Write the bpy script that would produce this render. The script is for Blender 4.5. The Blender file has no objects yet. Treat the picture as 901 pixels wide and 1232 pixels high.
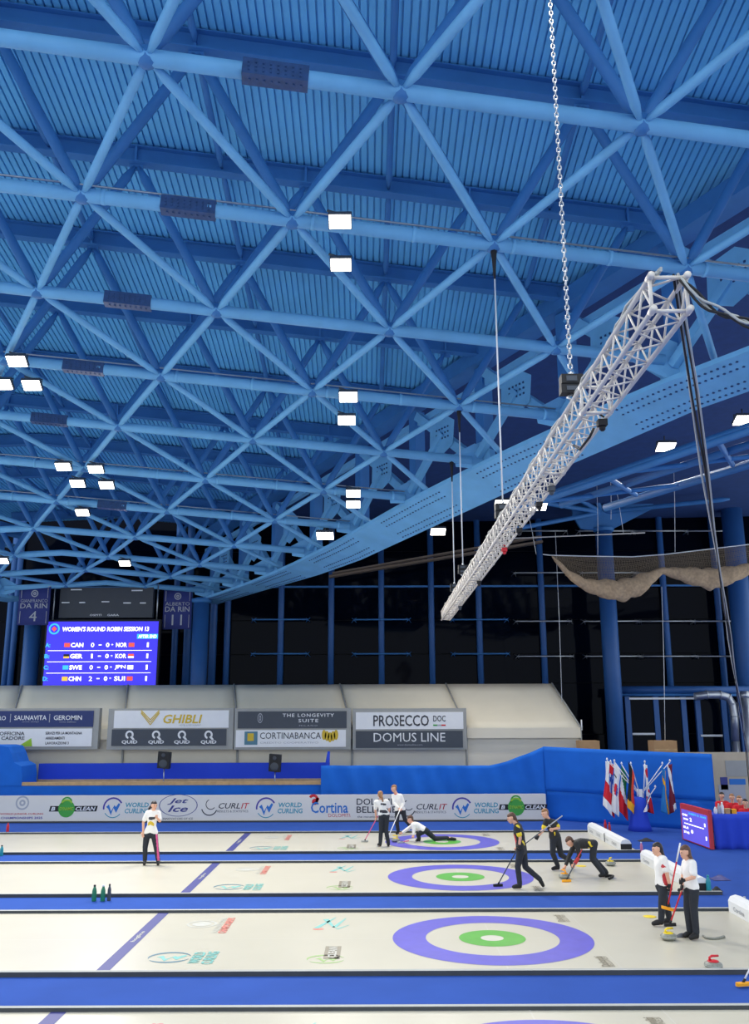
import bpy, bmesh, math, random
import numpy as np
from mathutils import Vector, Matrix
random.seed(7)
V = Vector
scene = bpy.context.scene
COL = scene.collection

# ---------------------------------------------------------------- camera
FPX, YAW, PITCH, ROLL = 1075.12, 0.0001, 0.2214, -0.0036
CAM = V((-2.1363, -17.7421, 4.0423))
def cam_axes():
    cy, sy, cp, sp = math.cos(YAW), math.sin(YAW), math.cos(PITCH), math.sin(PITCH)
    f = V((sy*cp, cy*cp, sp)); r = V((cy, -sy, 0)); u = r.cross(f)
    c, s = math.cos(ROLL), math.sin(ROLL)
    return c*r+s*u, -s*r+c*u, f
CR, CU, CF = cam_axes()
cam_data = bpy.data.cameras.new('camera')
cam_data.sensor_fit = 'VERTICAL'; cam_data.sensor_height = 36.0; cam_data.sensor_width = 36.0*901/1232
cam_data.lens = FPX/1232*36.0
cam_data.clip_end = 300
cam = bpy.data.objects.new('camera', cam_data); COL.objects.link(cam)
m = Matrix(((CR.x, CU.x, -CF.x, CAM.x), (CR.y, CU.y, -CF.y, CAM.y), (CR.z, CU.z, -CF.z, CAM.z), (0, 0, 0, 1)))
cam.matrix_world = m
scene.camera = cam
# a pixel of the 901x1232 photograph gives a direction; the plane it meets gives the distance
def ray(x, y): return CR*((x-450.5)/FPX) + CU*((616-y)/FPX) + CF
def onz(x, y, z=0.0):
    d = ray(x, y); return CAM + d*((z-CAM.z)/d.z)
def ony(x, y, Y):
    d = ray(x, y); return CAM + d*((Y-CAM.y)/d.y)
def ondep(x, y, dep): return CAM + ray(x, y)*dep

# ---------------------------------------------------------------- world, exposure
world = bpy.data.worlds.new('night'); scene.world = world; world.use_nodes = True  # no dark sky: even pale fill added for the unseen lit hall
wb = world.node_tree.nodes['Background']; wb.inputs[0].default_value = (0.78, 0.88, 1.0, 1); wb.inputs[1].default_value = 1.1
scene.view_settings.view_transform = 'Standard'; scene.view_settings.look = 'None'
scene.view_settings.gamma = 1.0; scene.view_settings.use_curve_mapping = False
scene.view_settings.exposure = EXPOSURE = 0.45
LAMP_W = 105.0          # watts of each roof flood light

# ---------------------------------------------------------------- helpers
def lin(c):
    c = c/255.0
    return c/12.92 if c <= 0.04045 else ((c+0.055)/1.055)**2.4
def rgb(r, g, b): return (lin(r), lin(g), lin(b), 1)
MATS = {}
def mat(name, col=(128, 128, 128), rough=0.6, metal=0.0, var=0.0, scale=3.0, emit=None, estr=1.0, spec=0.5, bump=0.0, bscale=30.0, alpha=1.0):
    if name in MATS: return MATS[name]
    m = bpy.data.materials.new(name); m.use_nodes = True
    nt = m.node_tree; b = nt.nodes['Principled BSDF']
    c = rgb(*col)
    b.inputs['Base Color'].default_value = c
    b.inputs['Roughness'].default_value = rough
    b.inputs['Metallic'].default_value = metal
    b.inputs['Specular IOR Level'].default_value = spec
    if var > 0:
        tc = nt.nodes.new('ShaderNodeTexCoord'); n = nt.nodes.new('ShaderNodeTexNoise')
        n.inputs['Scale'].default_value = scale; n.inputs['Detail'].default_value = 4
        nt.links.new(tc.outputs['Object'], n.inputs['Vector'])
        r = nt.nodes.new('ShaderNodeValToRGB')
        r.color_ramp.elements[0].position = 0.3; r.color_ramp.elements[1].position = 0.7
        r.color_ramp.elements[0].color = tuple(x*(1-var) for x in c[:3])+(1,)
        r.color_ramp.elements[1].color = tuple(min(1, x*(1+var)) for x in c[:3])+(1,)
        nt.links.new(n.outputs['Fac'], r.inputs['Fac']); nt.links.new(r.outputs['Color'], b.inputs['Base Color'])
    if bump > 0:
        tc = nt.nodes.new('ShaderNodeTexCoord'); n = nt.nodes.new('ShaderNodeTexNoise')
        n.inputs['Scale'].default_value = bscale
        nt.links.new(tc.outputs['Object'], n.inputs['Vector'])
        bp = nt.nodes.new('ShaderNodeBump'); bp.inputs['Strength'].default_value = bump
        nt.links.new(n.outputs['Fac'], bp.inputs['Height']); nt.links.new(bp.outputs['Normal'], b.inputs['Normal'])
    if emit is not None:
        b.inputs['Emission Color'].default_value = rgb(*emit); b.inputs['Emission Strength'].default_value = estr
    m.diffuse_color = c
    MATS[name] = m
    return m

def frame_of(d):
    d = d.normalized()
    a = V((0, 0, 1)) if abs(d.z) < 0.9 else V((1, 0, 0))
    s = d.cross(a).normalized(); t = s.cross(d)
    return d, s, t

class MB:
    """collects shapes that become ONE mesh object"""
    def __init__(self): self.v = []; self.f = []; self.m = []; self.sm = []
    def add(self, vs, fs, mi=0, smooth=False):
        o = len(self.v); self.v += [tuple(x) for x in vs]
        for f in fs: self.f.append([i+o for i in f]); self.m.append(mi); self.sm.append(smooth)
        return self
    def box(self, lo, hi, mi=0):
        x0, y0, z0 = lo; x1, y1, z1 = hi
        return self.add([(x0,y0,z0),(x1,y0,z0),(x1,y1,z0),(x0,y1,z0),(x0,y0,z1),(x1,y0,z1),(x1,y1,z1),(x0,y1,z1)],
                        [(0,3,2,1),(4,5,6,7),(0,1,5,4),(1,2,6,5),(2,3,7,6),(3,0,4,7)], mi)
    def obox(self, c, ax, ay, az, mi=0):
        """oriented box: centre and three half-axis vectors"""
        c, ax, ay, az = V(c), V(ax), V(ay), V(az)
        vs = [c+ax*i+ay*j+az*k for k in (-1, 1) for i, j in ((-1,-1),(1,-1),(1,1),(-1,1))]
        return self.add(vs, [(0,3,2,1),(4,5,6,7),(0,1,5,4),(1,2,6,5),(2,3,7,6),(3,0,4,7)], mi)
    def bar(self, p, q, w, h, up=(0, 0, 1), mi=0):
        """rectangular bar from p to q, w across, h along up"""
        p, q = V(p), V(q); d = (q-p); u = V(up); s = d.cross(u).normalized(); u = s.cross(d).normalized()
        return self.obox((p+q)/2, d/2, s*w/2, u*h/2, mi)
    def path(self, pts, rad, n=8, mi=0, caps=True, smooth=True):
        """tube through points with radius per point"""
        pts = [V(p) for p in pts]
        if not hasattr(rad, '__len__'): rad = [rad]*len(pts)
        vs = []; fs = []
        s = None
        for i, p in enumerate(pts):
            d = (pts[min(i+1, len(pts)-1)]-pts[max(i-1, 0)])
            if d.length < 1e-9: d = V((0, 0, 1))
            d.normalize()
            if s is None: _, s, t = frame_of(d)
            else:
                s = (s - d*s.dot(d)).normalized(); t = s.cross(d)
            for k in range(n):
                a = 2*math.pi*k/n
                vs.append(p+(s*math.cos(a)+t*math.sin(a))*rad[i])
        for i in range(len(pts)-1):
            for k in range(n):
                fs.append((i*n+k, i*n+(k+1) % n, (i+1)*n+(k+1) % n, (i+1)*n+k))
        self.add(vs, fs, mi, smooth)
        if caps:
            o = len(self.v)-len(vs)
            self.f.append([o+k for k in range(n)][::-1]); self.m.append(mi); self.sm.append(False)
            self.f.append([o+(len(pts)-1)*n+k for k in range(n)]); self.m.append(mi); self.sm.append(False)
        return self
    def tube(self, p, q, r0, r1=None, n=8, mi=0): return self.path([p, q], [r0, r0 if r1 is None else r1], n, mi)
    def lathe(self, c, prof, n=20, mi=0, axis=(0, 0, 1)):
        c = V(c); d, s, t = frame_of(V(axis)); vs = []; fs = []
        for r, h in prof:
            for k in range(n):
                a = 2*math.pi*k/n; vs.append(c+d*h+(s*math.cos(a)+t*math.sin(a))*r)
        for i in range(len(prof)-1):
            for k in range(n): fs.append((i*n+k, i*n+(k+1) % n, (i+1)*n+(k+1) % n, (i+1)*n+k))
        fs.append([k for k in range(n)][::-1]); fs.append([(len(prof)-1)*n+k for k in range(n)])
        return self.add(vs, fs, mi, True)
    def prism(self, poly, off, mi=0):
        """polygon (3D points) extruded by vector off"""
        n = len(poly); a = [V(p) for p in poly]; b = [p+V(off) for p in a]
        fs = [list(range(n))[::-1], list(range(n, 2*n))] + [(i, (i+1) % n, n+(i+1) % n, n+i) for i in range(n)]
        return self.add(a+b, fs, mi)
    def annulus(self, c, r0, r1, z, n=96, mi=0, ex=(1,0,0), ey=(0,1,0), a0=0, a1=2*math.pi):
        c = V(c); ex = V(ex); ey = V(ey); vs = []; fs = []
        N = n+1
        for k in range(N):
            a = a0+(a1-a0)*k/n; d = ex*math.cos(a)+ey*math.sin(a)
            vs += [c+d*r0, c+d*r1]
        for k in range(n): fs.append((2*k, 2*k+1, 2*k+3, 2*k+2))
        return self.add(vs, fs, mi)
    def grid(self, fn, nu, nv, mi=0, smooth=True):
        vs = [fn(i/nu, j/nv) for j in range(nv+1) for i in range(nu+1)]
        fs = [(j*(nu+1)+i, j*(nu+1)+i+1, (j+1)*(nu+1)+i+1, (j+1)*(nu+1)+i) for j in range(nv) for i in range(nu)]
        return self.add(vs, fs, mi if not callable(mi) else 0, smooth)
    def build(self, name, mats, parent=None, solidify=0):
        me = bpy.data.meshes.new(name)
        me.from_pydata(self.v, [], self.f)
        if not isinstance(mats, (list, tuple)): mats = [mats]
        for x in mats: me.materials.append(x)
        me.polygons.foreach_set('material_index', self.m)
        me.polygons.foreach_set('use_smooth', self.sm)
        me.update()
        return link(name, me, parent, solidify)

def link(name, me, parent=None, solidify=0):
    """put a mesh built in world coordinates into the scene with its origin at its base"""
    n = len(me.vertices)
    co = np.empty(n*3, dtype=np.float32); me.vertices.foreach_get('co', co); co = co.reshape(-1, 3)
    if parent is None:
        base = V(((co[:,0].min()+co[:,0].max())/2, (co[:,1].min()+co[:,1].max())/2, co[:,2].min()))
    else: base = world_loc(parent)
    co = co-np.array(base, dtype=np.float32)
    me.vertices.foreach_set('co', co.reshape(-1)); me.update()
    o = bpy.data.objects.new(name, me); COL.objects.link(o)
    if parent is None: o.location = base
    else: o.parent = parent
    if solidify:
        md = o.modifiers.new('thickness', 'SOLIDIFY'); md.thickness = solidify; md.offset = 0
    return o
def world_loc(o):
    p = V((0, 0, 0))
    while o is not None: p += o.location; o = o.parent
    return p
def tag(o, label, cat=None, group=None, kind=None):
    if label: o['label'] = label
    if cat: o['category'] = cat
    if group: o['group'] = group
    if kind: o['kind'] = kind
    return o
def thing(name, label, cat, loc=(0, 0, 0), group=None, kind=None):
    o = bpy.data.objects.new(name, None); COL.objects.link(o); o.location = loc; o.empty_display_size = 0.2
    return tag(o, label, cat, group, kind)
def copy_tree(o, parent=None):
    c = o.copy(); COL.objects.link(c)
    if parent is not None: c.parent = parent
    for ch in list(o.children): copy_tree(ch, c)
    return c

def text_mesh(s, bold=0.0, shear=0.0, res=2, spacing=1.0):
    cu = bpy.data.curves.new('t', 'FONT'); cu.body = s; cu.offset = bold; cu.shear = shear; cu.resolution_u = res
    cu.space_character = spacing
    cu.align_x = 'CENTER'; cu.align_y = 'CENTER'
    ob = bpy.data.objects.new('t', cu)
    me = bpy.data.meshes.new_from_object(ob)
    bpy.data.objects.remove(ob); bpy.data.curves.remove(cu)
    return me
def text(s, c, w, h, m, parent, ex=(1, 0, 0), ey=(0, 0, 1), out=0.004, bold=0.0, shear=0.0, name='lettering', spacing=1.0):
    """flat lettering fitted into a w x h box centred at c, reading along ex"""
    me = text_mesh(s, bold, shear, spacing=spacing)
    n = len(me.vertices)
    if n == 0: return None
    co = np.empty(n*3, dtype=np.float32); me.vertices.foreach_get('co', co); co = co.reshape(-1, 3)
    lo = co.min(0); hi = co.max(0); sx = w/max(hi[0]-lo[0], 1e-6); sy = h/max(hi[1]-lo[1], 1e-6)
    ex = np.array(V(ex).normalized()); ey = np.array(V(ey).normalized()); nz = np.cross(ex, ey)
    x = (co[:,0]-(lo[0]+hi[0])/2)*sx; y = (co[:,1]-(lo[1]+hi[1])/2)*sy
    w3 = np.array(V(c))+np.outer(x, ex)+np.outer(y, ey)+nz*out
    me.vertices.foreach_set('co', w3.astype(np.float32).reshape(-1)); me.materials.clear(); me.materials.append(m); me.update()
    me.name = name
    return link(name, me, parent)

# ---------------------------------------------------------------- materials
M = dict(
 roof=mat('roof paint', (100, 184, 232), 0.55, var=0.08, scale=0.6),
 steel=mat('blue steel paint', (112, 178, 220), 0.6, var=0.08, scale=1.5),
 steel_shaded=mat('shaded blue steel paint', (54, 118, 178), 0.6, var=0.08, scale=1.5),  # the steel paint again, shade of the web struts mixed into its colour
 splice=mat('bolted splice steel', (36, 70, 116), 0.5, var=0.2, scale=9),
 carpet=mat('blue carpet', (42, 78, 158), 0.9, var=0.06, scale=1.2, bump=0.15, bscale=120, spec=0.15),
 drape=mat('blue drape', (30, 106, 204), 0.75, var=0.07, scale=1.4, spec=0.2),
 drape2=mat('deep blue panel', (46, 74, 196), 0.8, var=0.05, scale=1.0, spec=0.2),
 ice=mat('pebbled ice', (201, 196, 178), 0.3, var=0.025, scale=0.7, bump=0.04, bscale=260, spec=0.35),
 violet=mat('violet ice paint', (98, 92, 192), 0.35, var=0.07, scale=3, spec=0.3),
 green=mat('green ice paint', (92, 172, 66), 0.35, var=0.07, scale=3, spec=0.3),
 iceline=mat('faint ice line', (206, 202, 188), 0.35),
 black=mat('black', (18, 18, 20), 0.6, var=0.15, scale=8),
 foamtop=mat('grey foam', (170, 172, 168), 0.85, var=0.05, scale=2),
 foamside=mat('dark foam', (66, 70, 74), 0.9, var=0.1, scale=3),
 white=mat('white', (232, 232, 230), 0.55, var=0.02),
 board=mat('board vinyl', (224, 219, 208), 0.5, var=0.02, scale=0.8),
 tent=mat('tent canvas', (232, 222, 198), 0.7, var=0.04, scale=0.7),
 tentgrey=mat('tent grey trim', (160, 160, 154), 0.7, var=0.04),
 navy=mat('navy', (36, 52, 104), 0.6), slate=mat('slate', (66, 72, 80), 0.6, var=0.04),
 gold=mat('gold print', (214, 180, 46), 0.6), red=mat('red', (206, 32, 44), 0.55), dred=mat('dark red print', (196, 52, 58), 0.6),
 teal=mat('teal print', (44, 150, 170), 0.6), dgreen=mat('leaf green print', (64, 160, 62), 0.6), lime=mat('lime', (150, 196, 50), 0.6),
 purple=mat('purple print', (70, 56, 150), 0.6), ink=mat('ink print', (52, 52, 58), 0.6), indigo=mat('indigo print', (58, 62, 128), 0.6),
 blueink=mat('blue print', (36, 112, 190), 0.6), palegrey=mat('pale grey print', (170, 172, 176), 0.6),
 icegrey=mat('grey ice print', (196, 196, 186), 0.4), iceteal=mat('teal ice print', (122, 190, 182), 0.4), icered=mat('red ice print', (216, 132, 118), 0.4),
 icenavy=mat('dark teal ice print', (72, 120, 138), 0.4), icelime=mat('lime ice print', (150, 184, 110), 0.4), icedark=mat('dark ice print', (140, 132, 112), 0.4),
 alu=mat('aluminium', (216, 208, 196), 0.45, metal=0.0, var=0.05, scale=6),
 galv=mat('galvanised steel', (190, 192, 194), 0.35, metal=0.8, var=0.06, scale=5),
 rubber=mat('rubber black', (22, 22, 24), 0.7), wood=mat('pale wood', (196, 160, 112), 0.6, var=0.15, scale=4),
 cardboard=mat('cardboard', (186, 146, 102), 0.85, var=0.08, scale=3),
 granite=mat('granite', (132, 134, 124), 0.4, var=0.3, scale=60), yellow=mat('yellow plastic', (236, 206, 24), 0.4), orange=mat('orange fabric', (246, 166, 24), 0.7),
 glass=mat('night glass', (4, 8, 20), 0.05, spec=0.05),
 skin=mat('skin', (224, 170, 140), 0.6, var=0.05, scale=12), hairbrown=mat('brown hair', (92, 62, 44), 0.55, var=0.25, scale=40), hairdark=mat('dark hair', (42, 32, 30), 0.5, var=0.25, scale=40),
 hairblond=mat('light brown hair', (150, 108, 70), 0.55, var=0.25, scale=40),
 trouser=mat('black trousers', (34, 38, 46), 0.8, var=0.15, scale=12), shirtw=mat('white shirt', (240, 236, 228), 0.75, var=0.03, scale=8),
 shirtb=mat('black shirt', (38, 38, 38), 0.75, var=0.2, scale=14), shirtr=mat('red shirt', (214, 26, 40), 0.75, var=0.08, scale=8),
 net=mat('net cord', (176, 156, 128), 0.85), netroll=mat('bundled net', (186, 158, 124), 0.9, var=0.2, scale=9, bump=0.4, bscale=40),
 pink=mat('pink', (216, 84, 140), 0.6), eye=mat('eye', (30, 24, 22), 0.3), lip=mat('lips', (190, 110, 100), 0.5), beige=mat('beige wall', (190, 176, 150), 0.8, var=0.05),
 wallgrey=mat('hall wall', (176, 182, 190), 0.85, var=0.04, scale=0.5),
 colpaint=mat('blue column paint', (42, 92, 152), 0.5, var=0.08, scale=1.0),
 soffit=mat('weathered soffit', (128, 112, 96), 0.8, var=0.1),
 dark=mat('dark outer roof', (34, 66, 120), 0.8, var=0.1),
 lens=mat('flood lens', (255, 255, 255), 0.4, emit=(255, 246, 232), estr=7.0),
)

# ================================================================ the setting
FX0, FX1, FY0, FY1 = -34.0, 24.0, -26.0, 33.0
f = MB(); f.box((FX0, FY0, -0.25), (FX1, FY1, -0.02)); tag(f.build('floor', M['carpet']), 'bright blue carpet covering the hall floor', kind='structure')

# ---------------------------------------------------------------- roof: triangulated steel frame under a corrugated deck
RO = V((-5.662, -5.6854, 14.0457)); RA, RB, RTH, RPH, RKU = 4.0, 3.48837, 0.115, 0.011, -0.27781
RZ = [14.0457, 13.5755, 13.0828, 12.6441, 12.1764, 11.6558, 11.1745, 10.6918, 10.3, 10.11, 9.966]
UFOLD = -2.5; TOPH = 3.5
def lineZ(v):
    if v <= 0: return RZ[0]-0.478*v
    if v >= 10: return RZ[10]-0.2*(v-10)
    i = int(v); return RZ[i]+(RZ[i+1]-RZ[i])*(v-i) if i < 10 else RZ[10]
def node(u, v, h=0.0):
    uu = u if u >= UFOLD else 2*UFOLD-u
    return V((RO.x+u*RA*math.cos(RTH)-v*RB*math.sin(RPH), RO.y+u*RA*math.sin(RTH)+v*RB*math.cos(RPH), lineZ(v)+RKU*uu+h))
def u_right(v): return 3.65-0.49*v
def u_left(v): return max(2*UFOLD-u_right(v), -5.0)
VMIN, VMAX = -2, 10
BEAM_H = 0.42
def deck_z(u, v): return node(u, v, TOPH+BEAM_H+0.06)
d = MB(); pitch = 0.17/RA; u = -5.2
prof = [(0, 0), (0.74, 0), (0.78, 1), (0.96, 1)]
rows = []
while u < 5.0:
    for fx, fz in prof:
        uu = u+fx*pitch
        vend = min(10.6, (3.65+0.25-uu)/0.49)
        if uu < UFOLD: vend = min(vend, max(0.5, (uu+0.25-(2*UFOLD-3.65))/0.49+0.0))
        vs_ = [VMIN-0.6+(vend-(VMIN-0.6))*k/13 for k in range(14)]
        rows.append([deck_z(uu, vv)+V((0, 0, 0.07*fz)) for vv in vs_])
    u += pitch
vs = [p for r_ in rows for p in r_]; fs = []
for i in range(len(rows)-1):
    for k in range(13): fs.append((i*14+k, i*14+k+1, (i+1)*14+k+1, (i+1)*14+k))
d.add(vs, fs)
ceiling = d.build('ceiling', M['roof']); tag(ceiling, 'blue corrugated metal roof deck over a triangulated steel frame', kind='structure')

def conic(p, q, r, n=10, end=0.35):
    """round tube with pinched ends"""
    p, q = V(p), V(q); L = (q-p).length; dd = (q-p)/L; b = MB()
    b.path([p+dd*0.08, p+dd*(0.08+end), q-dd*(0.08+end), q-dd*0.08], [r*0.45, r, r, r*0.45], n)
    return b
splice_u = {0: .5, 1: 0, 2: -.5, 3: -1, 4: -1.5, 6: -1.5, -1: 1.0}
for v in range(VMIN, VMAX+1):
    ul, ur = u_left(v), u_right(v)
    us = [ul]+([UFOLD] if ul < UFOLD-0.05 else [])+[ur]
    b = MB(); b.path([node(x, v) for x in us], 0.135, 16)
    ch = b.build('bottom_chord', M['steel'], ceiling)
    if v in splice_u:
        c0, c1 = node(splice_u[v]-0.13, v), node(splice_u[v]+0.13, v)
        s = MB(); s.bar(c0, c1, 0.285, 0.285)
        dd = (c1-c0)/9
        for k in range(1, 9):
            for sz in (-0.07, 0.0, 0.07):
                s.obox(c0+dd*(k+0.0)+V((0, -0.147, sz)), dd*0.12, V((0, 0.012, 0)), V((0, 0, 0.018)), 0)
            s.obox(c0+dd*k+V((0, 0, -0.147)), dd*0.12, V((0, 0.03, 0)), V((0, 0, 0.012)), 0)
        s.build('splice_plate', M['splice'], ch)
    # cable clamps on the chord
    if v in (1, 3, 5, 6):
        kk = ul+0.6
        while kk < ur:
            p = node(kk, v); s = MB(); s.lathe(p-V((0.04, 0.004, -0.01)), [(0.15, 0), (0.15, 0.08)], 12, 0, axis=node(kk+.1, v)-p); s.tube(p+V((0, 0, 0.12)), p+V((0, 0, 0.24)), 0.025, n=6)
            s.build('clamp', M['steel'], ch); kk += 0.5
        s = MB(); s.path([node(x, v, 0.2)+V((0, -0.03, 0)) for x in us], 0.022, 5); s.build('conduit', M['galv'], ch)
    # top beam: I section
    b = MB()
    segs = [ul]+([UFOLD] if ul < UFOLD-0.05 else [])+[ur+0.1]
    for a0, a1 in zip(segs[:-1], segs[1:]):
        p, q = node(a0, v, TOPH), node(a1, v, TOPH)
        b.bar(p+V((0, 0, 0.015)), q+V((0, 0, 0.015)), 0.28, 0.03); b.bar(p+V((0, 0, BEAM_H/2)), q+V((0, 0, BEAM_H/2)), 0.03, BEAM_H); b.bar(p+V((0, 0, BEAM_H)), q+V((0, 0, BEAM_H)), 0.28, 0.03)
    tb = b.build('top_beam', M['steel_shaded'], ceiling)
    off = 0.0 if v % 2 == 0 else 0.5     # bottom nodes sit at integer+off
    k = math.ceil(ul-off)
    nodes = []
    while k+off <= ur+0.05: nodes.append(k+off); k += 1
    for u in nodes:
        # node plate and lower-plane diagonals to the next chord
        b = MB(); b.lathe(node(u, v, -0.15), [(0.05, 0), (0.13, 0.02), (0.14, 0.28), (0.05, 0.3)], 10); b.build('node_joint', M['steel_shaded'], ceiling)
        if v < VMAX:
            for du in (-0.5, 0.5):
                t = u+du
                if u_left(v+1)-0.05 <= t <= u_right(v+1)+0.55:
                    conic(node(u, v), node(t, v+1), 0.085).build('lower_diagonal', M['steel'], ceiling)
        for du in (-0.5, 0.5):
            t = u+du
            if ul-0.05 <= t <= ur+0.35:
                conic(node(u, v), node(t, v, TOPH), 0.11).build('web_strut', M['steel_shaded'], ceiling)
    for u in nodes:
        t = u+0.5
        if t <= ur:
            p = node(t, v, TOPH); b = MB(); b.obox(p+V((0, 0, -0.05)), (0.16, 0, 0), (0, 0.012, 0), (0, 0, 0.12)); b.bar(p+V((0, -0.14, 0.2)), p+V((0, 0.14, 0.2)), 0.05, 0.4)
            b.build('hanger_plate', M['steel_shaded'], tb)
    if v < VMAX:
        for k in range(-5, 5):
            if u_left(v+1) <= k <= u_right(v+1)+0.2:
                conic(node(k, v, TOPH+0.12), node(k, v+1, TOPH+0.12), 0.075).build('purlin', M['steel_shaded'], ceiling)

# ---------------------------------------------------------------- edge girders
def interp(x, xs, ys):
    return float(np.interp(x, xs, ys))
GV = [-2, 1.4, 2.0, 2.74, 3.66, 4.82, 6.36, 7.32, 8.47, 9.5, 10.4]
GU = [11.7, 11.74, 11.76, 11.68, 11.5, 11.15, 10.47, 10.16, 9.95, 9.88, 9.86]
GL = [11.3, 11.35, 11.35, 11.15, 10.9, 10.5, 9.98, 9.85, 9.85, 9.83, 9.8]
def gpoint(v, dd, z, side=1):
    if side > 0: p = node(u_right(v), v); n = V((0.85, 0.52, 0))
    else: p = node(2*UFOLD-u_right(v), v); n = V((-0.95, 0.3, 0))
    return V((p.x, p.y, 0))+n*dd+V((0, 0, z))
def girder(side, v0, v1, label):
    g = thing('edge_girder', label, 'girder', gpoint(v0, 0.6, 0, side)+V((0, 0, 9.0)))
    N = 40; sec = []
    b = MB()
    for i in range(N+1):
        v = v0+(v1-v0)*i/N; zu, zl = interp(v, GV, GU), interp(v, GV, GL)
        sec.append([gpoint(v, 0.0, zu, side), gpoint(v, 1.25, zl, side), gpoint(v, 1.25, zl+0.16, side), gpoint(v, 0.0, zu+0.12, side)])
    vs = [p for s in sec for p in s]
    fs = [(i*4+k, i*4+(k+1) % 4, (i+1)*4+(k+1) % 4, (i+1)*4+k) for i in range(N) for k in range(4)]
    fs += [(3, 2, 1, 0), tuple(N*4+k for k in range(4))]
    b.add(vs, fs); b.build('lower_flange', M['steel'], g)
    # rows of bolts under the flange
    b = MB(); k = 0; v = v0+0.05
    while v < v1-0.3:
        if int(v*2) % 3 != 2:
            for fr in (0.14, 0.32, 0.7, 0.88):
                zu, zl = interp(v, GV, GU), interp(v, GV, GL)
                p = gpoint(v, 1.25*fr, zu+(zl-zu)*fr-0.012, side); b.obox(p, (0.025, 0, 0), (0, 0.025, 0), (0, 0, 0.014))
        v += 0.045
    o = b.build('flange_bolts', M['splice'], g); o['kind'] = 'stuff'
    def tz(v): return node(u_right(v), v, TOPH).z-0.35
    b = MB()
    b.bar(gpoint(v0, 0.55, tz(v0), side), gpoint(v1, 0.55, tz(v1), side), 0.7, 0.5); b.build('upper_flange', M['steel_shaded'], g)
    b = MB(); b.bar(gpoint(v0, 0.55, tz(v0)-1.0, side), gpoint(v1, 0.55, tz(v1)-0.8, side), 0.22, 0.22); b.build('middle_rail', M['steel'], g)
    v = math.ceil(v0)
    while v <= v1+0.01:
        zb = interp(v, GV, GU)+0.05; zt = tz(v)
        b = MB(); b.bar(gpoint(v, 0.55, zb, side), gpoint(v, 0.55, zt, side), 0.4, 0.4, up=(0.85, 0.52, 0)); b.build('post', M['steel_shaded'], g)
        if v+1 <= v1:
            zt2 = tz(v+1)
            b = MB(); b.bar(gpoint(v+0.06, 0.45, zb+0.3, side), gpoint(v+0.94, 0.45, zt2-0.2, side), 0.24, 0.30); b.build('diagonal', M['steel'], g)
            b = MB(); b.bar(gpoint(v+0.5, 0.3, (zb+zt)/2, side), gpoint(v+0.98, 0.2, interp(v+1, GV, GU)+0.45, side), 0.20, 0.22); b.build('diagonal', M['steel'], g)
            # mid gusset
            c = gpoint(v+0.5, 0.28, (zb+zt)/2, side); a = (gpoint(v+1, 0, 0, side)-gpoint(v, 0, 0, side)).normalized()
            b = MB(); b.prism([c-a*0.55-V((0, 0, .5)), c+a*.1-V((0, 0, .75)), c+a*0.75-V((0, 0, .45)), c+a*.7+V((0, 0, .5)), c-a*.1+V((0, 0, .65)), c-a*.65+V((0, 0, .3))], V((0.02, 0.012, 0)))
            for i in range(-2, 3):
                for j in range(-1, 2): b.obox(c+a*0.16*i+V((-.012, -.008, 0.17*j)), a*0.025, V((0.012, .008, 0)), V((0, 0, .025)), 1)
            b.build('gusset_plate', [M['steel'], M['splice']], g)
        # bracket where a chord lands
        e = node(u_right(v) if side > 0 else 2*UFOLD-u_right(v), v)
        a = (gpoint(v+1, 0, 0, side)-gpoint(v, 0, 0, side)).normalized()
        b = MB(); c = V((e.x, e.y, 0))
        s_ = side
        b.prism([c+V((-0.55*s_, 0, e.z+.2)), c+V((0.1*s_, 0, e.z+.55)), c+V((0.75*s_, .1, e.z+.35)), c+V((0.75*s_, .1, zb)), c+V((0.2*s_, 0, zb)), c+V((-.5*s_, 0, e.z-.2))], V((0, 0.04, 0)))
        b.prism([c-a*.5+V((0.3*s_, 0.15, zb)), c+a*.5+V((.3*s_, .15, zb)), c+a*.35+V((.3*s_, .15, zb+.9)), c-a*.35+V((.3*s_, .15, zb+.9))], V((0.03, 0.02, 0)))
        b.build('chord_bracket', M['steel'], g)
        v += 1
    return g
girder(1, -2, 10.35, 'long blue steel girder sloping down across the right side of the roof')
girder(-1, 7.0, 10.35, 'short visible end of blue roof girder at the far left corner')

# ================================================================ ice sheets
SP, HW = 6.3165, 2.2226
HOGX = -6.55
SX0, SX1 = -31.0, 5.7
SHEETS = [('nearest, cropped by the bottom of the picture', -1), ('second from the camera, with two players beside a stone', 0), ('third from the camera, under the players in black', 1), ('farthest, where a player slides out of the house', 2)]
def swoosh(b, c, rx, ry, ex, ey, mi):
    """two thin arcs of an oval emblem"""
    c = V(c); ex = V(ex); ey = V(ey)
    for a0, a1, k in ((0.3, 3.4, 1.0), (3.7, 6.0, 1.0)):
        n = 18; vs = []
        for i in range(n+1):
            a = a0+(a1-a0)*i/n; th = 0.16*math.sin(math.pi*i/n)+0.02
            dd = ex*(rx*math.cos(a))+ey*(ry*math.sin(a)); vs += [c+dd*(1-th), c+dd*(1+th*.3)]
        b.add(vs, [(2*i, 2*i+1, 2*i+3, 2*i+2) for i in range(n)], mi)
def wave(b, c, rx, ry, ex, ey, mi):
    c = V(c); ex = V(ex); ey = V(ey); pts = [(-.75, .1), (-.45, .35), (-.2, -.35), (.15, .3), (.3, .1), (.6, .5), (.75, .35), (.35, -.5), (.05, .0), (-.2, -.75), (-.5, -.1)]
    b.add([c+ex*(x*rx)+ey*(y*ry) for x, y in pts], [tuple(range(len(pts)))], mi)
Y_, X_ = V((0, 1, 0)), V((1, 0, 0))
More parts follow.
